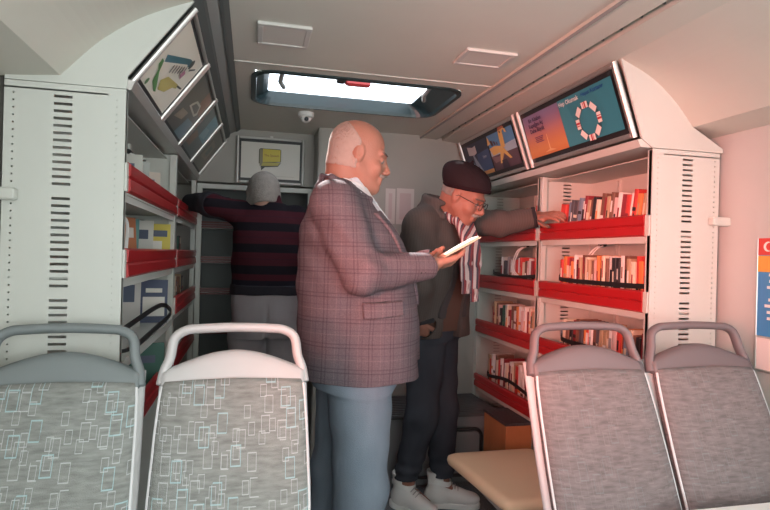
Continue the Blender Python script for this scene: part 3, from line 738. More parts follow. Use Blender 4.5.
pp = [((.025, .035, .075), R_(-pw+.01, -ph, 0, ph)), ((.60, .30, .10), R_(-.15, -ph, -.0, -ph+.022)), ((.05, .10, .22), [(-.20, -ph+.022), (0, -ph+.022), (0, .04), (-.17, .03)]),
      ((.62, .60, .62), [(-.285, .04), (-.21, .03), (-.165, .04), (-.165, .085), (-.21, .08), (-.285, .095)]), ((.30, .36, .46), [(-.23, .035), (-.215, .035), (-.135, -ph+.022), (-.215, -ph+.022)]),
      ((.10, .12, .22), circ(-.185, -.05, .007)),
      ((.30, .38, .50), ('T', 'Kitap', .026, -.26, -.03)), ((.34, .42, .52), ('T', 'Işıktır', .022, -.07, -.005)),
      ((.10, .28, .50), R_(.02, 0, pw-.02, ph)), ((.40, .52, .60), [(.02, -.02), (pw-.02, -.02), (pw-.02, .03), (.02, .01)]), ((.10, .06, .08), R_(.02, -ph, pw-.02, -.018)), ((.22, .14, .15), [(.02, -.018), (.10, -.03), (.2, -.02), (.14, -.055), (.05, -.06)]),
      ((.70, .46, .14), [(.02, .03), (.10, .035), (.18, .02), (.20, .0), (.26, -.06), (.235, -.06), (.18, -.02), (.13, -.07), (.11, -.07), (.14, -.01), (.05, -.015)]),
      ((.74, .50, .16), [(.165, .01), (.215, .01), (.225, .095), (.245, .105), (.25, .085), (.27, .08), (.265, .10), (.235, .115), (.185, .118), (.175, .09)]),
      ((.78, .55, .2), [(.01, .05), (.05, .055), (.04, .085), (.03, .10)]), ((.10, .05, .04), [(.06, .04), (.085, .04), (.075, .07), (.055, .072)]), ((.12, .06, .05), [(.10, .04), (.115, .04), (.108, .06), (.092, .062)]), ((.12, .06, .05), [(.13, .035), (.142, .035), (.137, .052), (.124, .055)]), ((.40, .12, .06), [(.185, .105), (.26, .11), (.25, .122), (.19, .122)]), ((.05, .03, .04), circ(.2, .095, .007)),
      ((.04, .03, .05), [(.13, -ph), (.21, -ph), (.20, -.055), (.14, -.055)])]
right_frame('slanted silver poster frame above the dark beret, yellow bird shape on blue', 3.025, .785, pp)
# four left frames
def left_frame(label, yc, parts):
    return frame_at('poster_frame', label, (-.2615, yc, 1.885), (0, 1, 0), (.167, 0, .230), .495, .284, parts, rail=.020)
lw, lh = .245-.022, .142-.028
left_frame('slanted silver poster frame at the left, nearest the camera, cream print with drawings', 1.935, [
    ((.84, .80, .70), R_(-lw+.004, -lh, lw-.012, lh)), ((.045, .17, .22), [(-.16, .0), (-.14, -.02), (.06, .055), (.075, .05), (.10, .065), (.09, .08), (.05, .075)]), ((.05, .07, .07), circ(.095, .07, .019, 12)),
    ((.03, .03, .03), [(.11, .055), (.165, .080), (.167, .074), (.115, .048)]),
    ((.10, .28, .08), [(-.17, -.04), (-.14, -.05), (-.11, -.085), (-.04, -.10), (-.02, -.095), (-.06, -.075), (-.12, -.05), (-.15, -.02), (-.175, -.02)]), ((.12, .26, .10), circ(-.15, -.10, .012, 10)),
    ((.58, .50, .16), [(-.06, -.06), (-.02, -.085), (.05, -.07), (.09, -.035), (.13, -.025), (.12, -.01), (.05, -.02), (-.02, -.03)]), ((.58, .50, .16), circ(-.02, -.062, .022, 12)),
    ((.05, .05, .05), [(.12, -.02), (.18, -.01), (.18, -.004), (.12, -.012)])]
    + [((.08, .06, .07), [(-.05+.022*i, -.02+.008*i), (-.041+.022*i, -.024+.008*i), (-.046+.022*i, .004+.008*i), (-.055+.022*i, .008+.008*i)]) for i in range(6)]
    + [((.50, .22, .34), [(.05, .01), (.08, .0), (.09, .03), (.06, .035)])])
left_frame('slanted silver poster frame at the left, second from camera, brown print with pale outline', 2.432, [
    ((.10, .095, .085), R_(-lw+.01, -lh, lw-.01, lh)), ((.22, .10, .07), R_(.06, .02, lw-.01, lh)), ((.13, .20, .24), [(.02, -lh), (lw-.01, -lh), (lw-.01, -.02), (.06, -.03)]),
    ((.50, .48, .42), [(-.06, .0), (.12, -.005), (.15, .015), (.10, .05), (.0, .045), (-.04, .02)]), ((.12, .11, .10), [(-.03, .008), (.10, .005), (.12, .018), (.09, .04), (.01, .035)]), ((.30, .24, .18), [(-.15, -.08), (-.02, -.06), (.0, -.02), (-.12, -.03)])])
left_frame('slanted silver poster frame at the left, third from camera, teal and blue print', 2.929, [
    ((.09, .12, .12), R_(-lw+.01, -lh, lw-.01, lh)), ((.10, .26, .33), R_(-.02, -.02, lw-.01, lh)), ((.20, .34, .38), [(-.02, -.02), (.14, .0), (.10, .05), (.0, .04)]), ((.20, .12, .08), [(-.18, -.09), (-.06, -.09), (-.04, -.02), (-.15, -.01)])])
left_frame('slanted silver poster frame at the left, farthest from the camera, with grey-green print', 3.426, [
    ((.16, .17, .14), R_(-lw+.01, -lh, lw-.01, lh)), ((.26, .24, .18), [(-.12, -.06), (.1, -.05), (.08, .05), (-.1, .06)]), ((.12, .18, .16), R_(-.05, -.03, .04, .03))])
# white end caps that close the slanted boxes, and the ledge below them
m = MB().prism([(1.398, 1.760), (1.30, 2.047)]+cove[1:]+[(1.70, 1.775), (1.76, 1.742), (1.76, 1.727), (1.445, 1.727)], 1, 1.786, 1.794)
t = m.build('end_cap', M_steel); tag(t, 'white metal end cap closing the slanted poster row at the right', 'end cap')
m = MB().prism([(-.343, 1.772), (-.175, 2.0)]+covl[1:]+[(-.64, 1.757), (-.64, 1.737), (-.343, 1.737)], 1, 1.651, 1.659)
t = m.build('end_cap', M_steel); tag(t, 'white metal end cap closing the slanted poster row at the left', 'end cap')
m = MB().prism([(1.385, 1.755), (1.40, 1.728), (1.74, 1.728), (1.74, 1.745), (1.42, 1.762)], 1, 1.795, 3.43); struct(m.build('trim_10', M_steel))
m = MB().prism([(-.335, 1.738), (-.325, 1.762), (-.35, 1.768), (-.64, 1.755), (-.64, 1.738)], 1, 1.66, 3.66); struct(m.build('trim_11', M_silver))
# wall brackets
m = MB().box((-.66, 1.618, 1.418), (-.60, 1.648, 1.450), ch=.004); tag(m.build('wall_bracket', M_steel), 'small white bracket on the left wall beside the slotted end panel', 'bracket')
m = MB().box((1.70, 1.758, 1.445), (1.78, 1.788, 1.478), ch=.004); tag(m.build('wall_bracket', M_steel), 'small white bracket between right wall and slotted end panel', 'bracket')
# board on the end wall
bp = [((.62, .60, .55), R_(-.185, -.115, .185, .115)), ((.03, .03, .02), [(-.075, -.02), (.065, -.005), (.065, .073), (.055, .078), (-.065, .078), (-.075, .07)]), ((.03, .03, .02), [(-.065, -.045), (.045, -.035), (.065, -.01), (-.05, -.01)]), ((.20, .18, .10), R_(-.07, -.035, -.05, .072)), ((.40, .34, .05), [(-.06, -.035), (.045, -.028), (.06, -.008), (-.05, -.012)]), ((.56, .47, .04), [(-.05, -.010), (.06, -.002), (.06, .073), (-.05, .075)]),
      ((.03, .03, .02), [(-.06, -.045), (-.035, -.042), (-.06, -.065)]), ((.30, .16, .02), ('T', 'The Speech', .020, .005, .028)), ((.35, .34, .31), R_(-.13, -.098, .15, -.0965))]
tb = frame_at('framed_board', 'silver framed white board with yellow speech bubble above the end wall bookcase', (.105, 3.655, 1.885), (1, 0, 0), (0, 0, 1), .43, .295, bp, rail=.018, cat='board')
m = MB().box((-.215, -.12, -.02), (.215, .12, -.004)); m.build('mounting', M_trim_mid, tb)
m = MB().box((-.006, .147, -.004), (.012, .16, .006)); m.build('hook', M_silver, tb)
# papers on the back block
for x0, x1, z0, z1, l, c in ((.822, .885, 1.50, 1.725, 'narrow white notice with pink centre on the grey end wall, left of another', (.62, .58, .56)), (.895, 1.01, 1.50, 1.73, 'wider white notice on the grey end wall, right of the narrow one', (.56, .53, .52))):
    m = MB().box((x0, 3.4465, z0), (x1, 3.4502, z1)); m.box((x0+.02, 3.4455, z0+.03), (x1-.02, 3.4468, z1-.03), 1)
    tag(m.build('notice', [mat('notice_paper', c, .7), mat('notice_print', (.56, .46, .46), .7)]), l, 'notice')
# calendar poster and clear pouch on the right wall
t = thing('wall_poster', 'red yellow and blue poster with white text on the right wall', 'poster', (1.78, 1.455, 1.22))
m = MB().box((-.004, -.18, -.175), (-.001, .18, .175)); m.build('sheet', mat('print_blue_wall', (.06, .26, .55), .4), t)
m = MB().box((-.0050, -.18, .115), (-.0042, .18, .175)); m.build('red_header', mat('print_red_wall', (.62, .05, .04), .4), t)
m = MB().box((-.0050, -.18, .055), (-.0042, .18, .113)); m.build('yellow_band', mat('print_yellow_wall', (.76, .36, .06), .4), t)
m = MB(); m.add([(-.0054, .14-a, .145+b) for a, b in circ(0, 0, .018, 20)], [tuple(range(20))], 0); m.add([(-.0057, .134-a, .145+b) for a, b in circ(0, 0, .014, 20)], [tuple(range(20))], 1)
me = m.build('crescent', [M_white_pl, mat('print_red_wall', (0, 0, 0))], t)
m = MB()
for i in range(9):
    for j in range(4):
        if random.random() < .75:
            a = .15-j*.08-random.random()*.02; z = .04-i*.022; m.box((-.0052, a-.05*random.random()-.012, z), (-.0042, a, z+.010))
m.build('text_lines', M_white_pl, t)
t = thing('document_pouch', 'clear plastic pouch hung below the blue poster on the right wall', 'pouch', (1.78, 1.455, .985))
m = MB().box((-.006, -.18, -.058), (.0, .18, .055)); m.build('sleeve', M_sleeve, t)
m = MB()
for b in (((-.009, -.185, -.066), (.0, .185, -.056)), ((-.009, .176, -.056), (-.001, .186, .06)), ((-.009, -.186, -.056), (-.001, -.176, .06)), ((-.009, -.186, .055), (-.001, .186, .062))): m.box(*b)
m.build('rim', M_silver, t, bevel=.002)
m = MB().tube([(-.004, .182, .41), (-.004, .182, .06)], .003, 6); m.build('side_clip', M_silver, t)

# ------------------------------------------------------------------ step box, stool seat, wooden box, table
t = thing('step_box', 'grey step box with a dark ribbed top and a hatch, under the end wall', 'step box', (1.10, 3.22, 0))
m = MB().box((-.33, -.22, 0), (.33, .22, .385)); m.build('body', mat('grey_step_panel', (.22, .225, .235), .6), t, bevel=.01)
m = MB().box((-.34, -.235, .385), (.34, .22, .400))
for i in range(12): m.box((-.335, -.225+i*.036, .400), (.335, -.207+i*.036, .405))
m.build('tread_mat', M_rubber, t)
m = MB(); m.rings([rrect(-.17, .20, .07, .30, .035, .226), rrect(-.17, .20, .07, .30, .035, .236)]); m.v = [(a, -z, b) for a, b, z in m.v]; h = m.build('hatch', mat('grey_step_panel', (0, 0, 0)), t)
m = MB(); pts = [Vector((p[0], -.237, p[1])) for p in rrect(-.185, .215, .055, .315, .045, 0)]
m.tube(pts+[pts[0], pts[1]], .010, 8); m.build('hatch_seal', M_black, t)
t = thing('wooden_box', 'orange brown wooden box with dark top below the lowest right shelf', 'box', (1.435, 2.80, 0))
m = MB().box((-.125, -.14, 0), (.125, .14, .425)); m.build('body', M_wood, t, bevel=.004)
m = MB().box((-.13, -.145, .425), (.13, .145, .440)); m.build('lid', mat('dark_speckled_lid', (.06, .055, .06), .6, var=.8, vscale=80), t, bevel=.003)
t = thing('folding_seat', 'beige padded seat cushion on a grey pedestal left of the right hand seats', 'seat', (1.045, 2.02, 0))
def padshape(w0, w1, y0, y1, z0, z1, r):
    def ring(z, k):
        p = []
        pts = [(-w0+k, y0+k), (w0-k, y0+k), (w1-k, y1-k), (-w1+k, y1-k)]
        for i in range(4):
            c = Vector((*pts[i], 0)); a = Vector((*pts[i-1], 0)); b = Vector((*pts[(i+1) % 4], 0)); da = (a-c).normalized()*r; db = (b-c).normalized()*r
            for q in range(6):
                s_ = q/5; pt = (c+da)*(1-s_)**2+c*2*s_*(1-s_)+(c+db)*s_*s_; p.append((pt.x, pt.y, z))
        return p
    return [ring(z0, .02), ring(z0+.012, .004), ring((z0+z1)/2, 0), ring(z1-.01, .003), ring(z1-.002, .014), ring(z1, .03)]
m = MB().rings(padshape(.17, .215, -.255, .255, .405, .455, .05)); m.build('cushion', M_beige, t, smooth=True)
m = MB().box((-.16, -.20, .392), (.16, .20, .406)); m.build('seat_pan', M_trim_mid, t)
m = MB().box((-.05, -.09, .01), (.05, .03, .392)); m.build('pedestal', mat('pale_grey_metal', (.45, .50, .47), .5), t, bevel=.01)
m = MB().box((-.12, -.15, 0), (.12, .12, .012)); m.build('base_plate', M_trim_mid, t)
t = thing('wall_table', 'white wall table at the bottom right corner, in front of the right seats', 'table', (1.42, .99, .65))
m = MB().box((-.33, -.21, 0), (.36, .205, .022), ch=.006); m.build('table_top', M_white_pl, t)
for y in (-.15, .14):
    m = MB().prism([(.36, -.14), (.36, 0), (.16, 0)], 1, y, y+.012); m.build('wall_bracket', M_trim_mid, t)

# ------------------------------------------------------------------ bus seats
FAB_L = seat_fabric('seat_fabric_patterned', (.27, .28, .265), (.56, .58, .59), .7)
FAB_R = seat_fabric('seat_fabric_faded', (.205, .178, .178), (.34, .30, .29), .28)
def bus_seat(x, w, label, fab, plast, lean=.0, y=1.50, loop=None):
    t = thing('bus_seat', label, 'seat', (x, y-.25, 0), lean)
    hw = w/2; dy = .25
    def yz(z): # reclined back line
        return (dy-(.985-z)*.42) if z < .985 else dy+(z-.985)*.25
    # upholstered pad
    rings = []
    for z, k, th in ((.40, .95, .030), (.42, .985, .042), (.55, 1., .046), (.72, .995, .046), (.86, .975, .042), (.93, .955, .036), (.955, .94, .028), (.965, .92, .016)):
        c = yz(z); rg = []
        for q in range(40):
            a = 2*PI*q/40; ca, sa = math.cos(a), math.sin(a); e = .30
            X = (abs(ca)**e)*(1 if ca > 0 else -1)*(hw-.006)*k; N = (abs(sa)**.6)*(1 if sa > 0 else -1)*th
            u = X/hw; zz = z+(.012*(1-u*u) if z > .9 else 0)
            rg.append((X, c+N*.92-.012*(1-u*u)+.0, zz+N*.38*(0 if z > .95 else 1)))
        rings.append(rg)
    m = MB().rings(rings); b = m.build('backrest_pad', fab, t, smooth=True)
    # piping along both sides
    for s in (-1, 1):
        pts = [Vector((s*(hw-.006)*k, yz(z)-.012, z)) for z, k in ((.42, .985), (.55, 1.), (.72, .995), (.86, .975), (.93, .955), (.957, .935))]
        m = MB().tube(pts, .004, 8); m.build('piping', M_shell, b)
    # moulded shell behind
    rings = []
    for z, k in ((.38, .95), (.42, 1.), (.72, 1.0), (.93, .965), (.985, .955)):
        c = yz(z)+.038; rg = []
        for q in range(32):
            a = 2*PI*q/32; ca, sa = math.cos(a), math.sin(a)
            X = (abs(ca)**.35)*(1 if ca > 0 else -1)*(hw+.003)*k; N = (abs(sa)**.7)*(1 if sa > 0 else -1)*.022; rg.append((X, c+N, z))
        rings.append(rg)
    MB().rings(rings).build('shell', M_shell, t, smooth=True)
    # head hump
    rings = []; n = 24
    for i in range(n+1):
        u = -1+2*i/n; X = u*(hw-.012)*.985; top = .985+.048*math.cos(u*PI/2)**1.1 + .006; bot = .950
        rg = []
        for q in range(16):
            a = 2*PI*q/16; zz = (top+bot)/2+(top-bot)/2*(abs(math.sin(a))**.6)*(1 if math.sin(a) > 0 else -1)
            rg.append((X, yz(zz)+.012+.024*(abs(math.cos(a))**.7)*(1 if math.cos(a) > 0 else -1), zz))
        rings.append(rg)
    hd = MB().rings(rings).build('headrest_shell', plast, t, smooth=True)
    # grab handle loop
    tw = hw*(loop or .74)
    pts = catmull([(-hw+.012, yz(.955)+.012, .955), (-hw+.018, yz(.99)+.012, .990), (-hw+.030, yz(1.02)+.012, 1.022), (-tw-.012, yz(1.07)+.012, 1.068), (-tw+.014, yz(1.09)+.012, 1.088), (-tw+.05, yz(1.095)+.012, 1.093), (0, yz(1.1)+.012, 1.096),
                   (tw-.05, yz(1.095)+.012, 1.093), (tw-.014, yz(1.09)+.012, 1.088), (tw+.012, yz(1.07)+.012, 1.068), (hw-.030, yz(1.02)+.012, 1.022), (hw-.018, yz(.99)+.012, .990), (hw-.012, yz(.955)+.012, .955)], 6)
    MB().tube(pts, .0125, 12, flat=1.35).build('grab_handle', plast, t, smooth=True)
    # cushion and base
    yb = yz(.42)
    def cr(z, k): return [(a*(1-k/hw), b_, z) for a, b_, _ in rrect(-hw+.004, hw-.004, yb-.40+k, yb-.03-k, .05, 0)]
    MB().rings([cr(.36, .03), cr(.375, .006), cr(.42, .0), cr(.45, .008), cr(.462, .03)]).build('seat_cushion', fab, t, smooth=True)
    MB().box((-hw+.02, yb-.38, .335), (hw-.02, yb+.02, .362), ch=.005).build('seat_frame', M_trim_mid, t)
    for s in (-1, 1):
        MB().tube([(s*(hw-.07), yb-.30, .012), (s*(hw-.07), yb-.28, .34)], .018, 10).build('leg', M_trim_mid, t)
        MB().tube([(s*(hw-.07), yb-.02, .012), (s*(hw-.07), yb-.04, .34)], .018, 10).build('leg', M_trim_mid, t)
    MB().box((-hw+.03, yb-.36, 0), (hw-.03, yb+.04, .014)).build('base_plate', M_trim_mid, t)
    return t
bus_seat(-.443, .385, 'patterned grey bus seat at the far left, in front of the slotted panel', FAB_L, M_grey_pl)
bus_seat(-.034, .385, 'patterned grey bus seat second from the left, with grab handle paled to look sunlit', FAB_L, mat('sunlit_grey_plastic', (.50, .50, .50), .42, bump=.1, bscale=500))  # paler plastic stands in for sunlight on this handle
bus_seat(1.003, .400, 'mauve grey bus seat right of the beige cushion, third seat from the left', FAB_R, M_grey_pl2)
bus_seat(1.412, .400, 'mauve grey bus seat at the far right, by the white wall', FAB_R, M_grey_pl2)
#PART3
# ------------------------------------------------------------------ people
SK1 = skin_mat('skin_ruddy', (.33, .150, .105), (.42, .21, .155)); SK2 = skin_mat('skin_tanned', (.29, .12, .085), (.37, .17, .125)); SK3 = skin_mat('skin_pale', (.40, .22, .17), (.48, .28, .22))
M_hair = mat('white_hair', (.36, .33, .31), .9, bump=.9, bscale=220, var=.2, vscale=40)
M_hair_g = mat('grey_hair', (.23, .205, .185), .9, bump=1., bscale=160, var=.3, vscale=40)
M_eye = mat('eye_white', (.22, .18, .165), .7, spec=.1); M_brow = mat('dark_brow_hair', (.13, .10, .09), .9, bump=.8, bscale=300); M_iris = mat('dark_iris', (.03, .02, .015), .6, spec=.2)
M_jean = denim_mat('blue_denim', (.13, .165, .21), (.26, .31, .37)); M_jean_d = denim_mat('dark_denim', (.030, .033, .045), (.075, .078, .095)); M_khaki = denim_mat('grey_cotton', (.27, .255, .27), (.38, .36, .375))
PLAID = plaid_mat(); STRIPE = stripe_mat(); SCARF = scarf_mat(); CARD = cardigan_mat()
M_lining = mat('dark_lining', (.03, .025, .03), .7); M_shirt = mat('pale_shirt', (.62, .62, .68), .85, bump=.3, bscale=200)
M_sneak = mat('white_leather', (.80, .78, .77), .45, bump=.08, bscale=90); M_sole = mat('white_sole', (.84, .83, .82), .5); M_shoe = mat('dark_leather', (.03, .028, .03), .4)
M_brown = mat('brown_knit', (.11, .060, .048), .95, bump=.6, bscale=260, spec=.1); M_beret = mat('dark_felt', (.026, .018, .021), 1., bump=.7, bscale=260, spec=.03)

def eyes(par, c, M, base, wide=1.):
    for s in (-1, 1):
        e = Vector(tr(c, M, (.0752, s*.031*wide, -.004)))-Vector(base); m = MB()
        f = Vector(tr((0, 0, 0), M, (1, 0, 0))); u = Vector(tr((0, 0, 0), M, (0, 1, 0))); v = Vector(tr((0, 0, 0), M, (0, 0, 1)))
        rings = [[tuple(e+(u*math.cos(a*PI/8)+v*math.sin(a*PI/8))*.0122*math.sin(t)+f*.0122*math.cos(t)) for a in range(16)] for t in (.02, .3, .42, .9, 1.4, 2.2, 3.1)]
        m.rings(rings[:3], 1); m.rings(rings[2:], 0); m.build('eye', [M_eye, M_iris], par, smooth=True)
def shoe(par, base, toe_dir, ank, floor_z, upm, solem, lace=True, L=.285, name='shoe'):
    d = Vector((toe_dir[0], toe_dir[1], 0)).normalized(); l = Vector((-d.y, d.x, 0)); a = Vector((ank[0], ank[1], floor_z))
    P = lambda f, s, z: tuple(a+d*f+l*s+Vector((0, 0, z)))
    S = SDF(tuple(a-Vector((.25, .25, .01))), tuple(a+Vector((.25, .25, .20))), .004)
    M = [[d.x, l.x, 0], [d.y, l.y, 0], [0, 0, 1]]
    S.ell(P(-.040, 0, .055), (.052, .040, .050), M, .02); S.ell(P(.05, 0, .055), (.085, .042, .040), M, .03); S.ell(P(.135, 0, .045), (.065, .046, .036), M, .03)
    S.cone(P(-.015, 0, .06), P(-.028, 0, .185), .046, .052, .03); S.cone(P(.02, 0, .09), P(.08, 0, .065), .032, .03, .03)
    g = S.grid(); S.F = np.maximum(S.F, floor_z+.022-g[2]).astype(np.float32); S.F = np.maximum(S.F, g[2]-(floor_z+.185)).astype(np.float32)
    t = S.mesh(name, upm, par, base)
    S2 = SDF(tuple(a-Vector((.25, .25, .01))), tuple(a+Vector((.25, .25, .06))), .004)
    for f, w in ((-.05, .043), (.02, .040), (.09, .046), (.14, .049)): pass
    S2.ell(P(-.045, 0, .015), (.055, .044, .06), M, .02); S2.ell(P(.04, 0, .015), (.09, .043, .06), M, .03); S2.ell(P(.13, 0, .015), (.072, .050, .06), M, .03)
    g = S2.grid(); S2.F = np.maximum(S2.F, np.maximum(floor_z-g[2], g[2]-(floor_z+.030))).astype(np.float32); S2.mesh('sole', solem, t, base)
    if lace:
        m = MB()
        for i in range(6):
            f = .025+i*.015; z = .140-i*.010
            m.tube([tuple(Vector(P(f-.002, -.026, z-.008))-Vector(base)), tuple(Vector(P(f, 0, z+.006))-Vector(base)), tuple(Vector(P(f-.002, .026, z-.008))-Vector(base))], .0028, 6)
        m.build('laces', mat('grey_lace', (.45, .42, .42), .8), t)
        m = MB(); pts = [P(-.07, -.03, .135), P(-.02, -.054, .142), P(.03, -.04, .128), P(.05, 0, .125), P(.03, .04, .128), P(-.02, .054, .142), P(-.07, .03, .135)]
        pts = [Vector(p)-Vector(base) for p in catmull(pts, 5)]
        m.rings([[tuple(p+Vector((0, 0, -.012))-(p-(a-Vector(base))).normalized()*.003), tuple(p+Vector((0, 0, -.012))+(p-(a-Vector(base))).normalized()*.001), tuple(p+Vector((0, 0, .012))), tuple(p+Vector((0, 0, .012))-(p-(a-Vector(base))).normalized()*.004)] for p in pts])
        m.build('ankle_strap', solem, t)
    return t
def hair_mesh(S, name, m, par, base, c, M, cond, out=.004):
    """shell on the head surface where cond(local x, y, z) < 0"""
    g = S.grid(); q = [g[i]-c[i] for i in range(3)]; q = [q[0]*M[0][i]+q[1]*M[1][i]+q[2]*M[2][i] for i in range(3)]
    return S.shell(name, m, par, base, cond(q).astype(np.float32), out, .004)
def A(*v): return np.array(v, float)

# ---- man in the plaid blazer
def man_blazer():
    base = (.36, 1.98, 0); t = thing('person', 'person in plaid blazer and blue jeans standing in profile, reading a small open book', 'person', base)
    hc = (.372, 1.98, 1.655); HM = rotm(-.08, .20, 0)
    shR, shL = (.262, 1.82, 1.450), (.350, 2.145, 1.450); elR, elL = (.345, 1.715, 1.235), (.38, 2.22, 1.24); wrR, wrL = (.605, 1.815, 1.272), (.625, 2.02, 1.265)
    hipR, hipL = (.375, 1.885, .90), (.365, 2.075, .90); knR, knL = (.385, 1.87, .49), (.335, 2.10, .49); anR, anL = (.36, 1.87, .10), (.31, 2.11, .10)
    S = SDF((.10, 1.60, .0), (.80, 2.36, 1.80), .0045)
    head_sdf(S, hc, HM, 1.02, .985)
    S.cone(tr(hc, HM, (-.045, 0, -.055)), (.305, 1.98, 1.49), .066, .067, .03)
    S.cone(tr(hc, HM, (.0, 0, -.080)), (.335, 1.98, 1.50), .044, .052, .02)
    S.ell(tr(hc, HM, (.070, 0, -.104)), (.024, .028, .020), HM, .02)
    S.loft([(.86, .375, 1.98, .13, .17), (1.0, .375, 1.98, .15, .175), (1.15, .37, 1.98, .165, .18), (1.3, .35, 1.98, .14, .175), (1.42, .33, 1.98, .10, .15), (1.5, .315, 1.98, .06, .10)], -.30, .03)
    for sh, el, w, hand in ((shR, elR, wrR, -1), (shL, elL, wrL, 1)):
        S.chain([sh, el, w], [.052, .042, .028], .02)
    for h, k, a in ((hipR, knR, anR), (hipL, knL, anL)):
        S.chain([h, k, a], [.082, .055, .038], .03); S.cone(a, (a[0]+.13, a[1], .035), .03, .024, .02)
    hand_sdf(S, wrR, (.88, .30, .22), (.0, .25, 1.), (0, 1, .5), curl=.42, thumb=.9)
    hand_sdf(S, wrL, (.80, -.48, .10), (.25, .2, .95), (0.3, -1, .3), curl=.40, thumb=.8)
    body = S.mesh('body', SK1, t, base)
    eyes(body, hc, HM, base)
    hair_mesh(S, 'hair', mat('cropped_white_hair', (.42, .31, .27), .95, bump=.6, bscale=300, var=.12, vscale=60), t, base, hc, HM, lambda q: np.maximum(np.maximum(q[0]+.010+.9*np.maximum(q[2]-.04, 0), -.060-q[2]), .024-np.sqrt((q[0]+.008)**2+(q[2]+.004)**2)), .0018)
    hair_mesh(S, 'eyebrows', M_brow, t, base, hc, HM, lambda q: np.maximum(np.maximum(np.abs(q[2]-.021)-.0035, .070-q[0]), .008-np.abs(q[1])), .004)
    hair_mesh(S, 'moustache', M_hair_g, t, base, hc, HM, lambda q: np.maximum(np.maximum(np.abs(q[2]+.056)-.007, .078-q[0]), np.abs(q[1])-.030), .0055)
    # trousers
    T = SDF((.15, 1.70, .02), (.62, 2.26, 1.02), .005)
    T.loft([(.84, .370, 1.98, .155, .19), (.92, .375, 1.98, .175, .20), (1.0, .375, 1.98, .18, .20)], 0, .03)
    for h, k, a in ((hipR, knR, anR), (hipL, knL, anL)): T.chain([(h[0], h[1], .84), k, (a[0], a[1], .06)], [.112, .092, .080], .03)
    g = T.grid(); T.F = (T.F + wr(g, .0035, (14, 16, 22), 1.)).astype(np.float32); T.F = np.maximum(T.F, .045-g[2]).astype(np.float32)
    T.mesh('trousers', M_jean, t, base)
    shoe(t, base, (1, -.1), (anR[0], anR[1]), 0, M_shoe, M_black, False); shoe(t, base, (1, .1), (anL[0], anL[1]), 0, M_shoe, M_black, False)
    # shirt
    TY = -.30; ct, st = math.cos(TY), math.sin(TY); CX, CY = .36, 1.98
    C = SDF((.12, 1.74, .95), (.62, 2.22, 1.60), .005)
    C.loft([(.96, .378, 1.98, .170, .20), (1.15, .375, 1.98, .190, .205), (1.3, .362, 1.98, .178, .20), (1.42, .340, 1.98, .145, .185), (1.5, .322, 1.98, .098, .13), (1.54, .314, 1.98, .075, .085)], TY, .02)
    C.cone((.312, 1.98, 1.47), (.320, 1.98, 1.545), .080, .0755, .02)
    g = C.grid(); C.F = np.maximum(C.F, halfplane(g, (.322, 1.98, 1.562), (-.34, 0, 1))).astype(np.float32)
    u = (g[0]-CX)*ct+(g[1]-CY)*st; v = -(g[0]-CX)*st+(g[1]-CY)*ct
    sh_ = C.mesh('shirt', M_shirt, t, base)
    C.shell('button_placket', mat('white_cotton', (.78, .77, .80), .85), sh_, base, (np.maximum(np.abs(v)-.018, .05-u)+0*g[2]).astype(np.float32), .004)
    C.shell('shirt_collar', mat('white_cotton', (0, 0, 0)), sh_, base, (np.abs(g[2]-1.540+.34*(g[0]-.322))-.020+0*g[1]).astype(np.float32), .007)
    # blazer
    J = SDF((.08, 1.60, .80), (.72, 2.36, 1.62), .0045)
    J.loft([(.872, .394, 1.98, .212, .222), (.95, .390, 1.98, .214, .228), (1.10, .382, 1.98, .218, .232), (1.25, .364, 1.98, .203, .228), (1.36, .344, 1.98, .176, .222), (1.44, .326, 1.98, .142, .205), (1.50, .312, 1.98, .102, .155), (1.545, .304, 1.98, .074, .090)], TY, .02, 2.35)
    J.loft([(.895, .505, 2.10, .150, .085), (1.0, .500, 2.10, .152, .10), (1.15, .49, 2.10, .135, .10), (1.28, .46, 2.10, .11, .09)], 0, .03)
    sR, sL = (.258, 1.808, 1.465), (.350, 2.155, 1.465)
    for s, shy, el, w in ((-1, sR, elR, wrR), (1, sL, elL, wrL)):
        J.cone((.302, 1.98+s*.06, 1.515), shy, .050, .066, .03)
        d = Vector(w)-Vector(el); cuff = tuple(Vector(el)+d*.95)
        J.chain([shy, el, cuff], [.082, .067, .047], .022)
        J.cone(tuple(Vector(el)+d*.90), tuple(Vector(w)+d.normalized()*.10), .036, .036, .004, sub=True)
        n = d.normalized(); gg = J.grid(); near = (gg[0]-w[0])**2+(gg[1]-w[1])**2+(gg[2]-w[2])**2 < .09**2
        J.F = np.where(near, np.maximum(J.F, halfplane(gg, cuff, tuple(n))), J.F).astype(np.float32)
    g = J.grid()
    u = (g[0]-CX)*ct+(g[1]-CY)*st; v = -(g[0]-CX)*st+(g[1]-CY)*ct
    J.F = (J.F+wr(g, .0032, (13, 15, 20), .4)).astype(np.float32)
    de = np.sqrt((g[0]-elR[0])**2+(g[1]-elR[1])**2+(g[2]-elR[2])**2)
    J.F = (J.F+.006*np.exp(-(de/.09)**2)*np.sin(75*(g[0]*.6+g[2]*.9)+3*np.sin(14*g[2]))).astype(np.float32)
    J.F = (J.F+.006*np.exp(-((g[2]-1.33)/.12)**2)*np.exp(-((g[0]-.22)/.08)**2)*np.sin(55*(g[2]+1.1*g[0]))).astype(np.float32)
    J.F = (J.F+.005*np.exp(-((g[2]-1.12)/.10)**2)*np.exp(-((g[0]-.33)/.12)**2)*np.sin(38*(g[2]-.9*g[0])+1)).astype(np.float32)
    V = polyreg(v, g[2], [(-.004, 1.14), (.012, 1.14), (.046, 1.58), (-.046, 1.58)]); V = np.maximum(V, -u)
    J.F = np.maximum(J.F, -V).astype(np.float32)
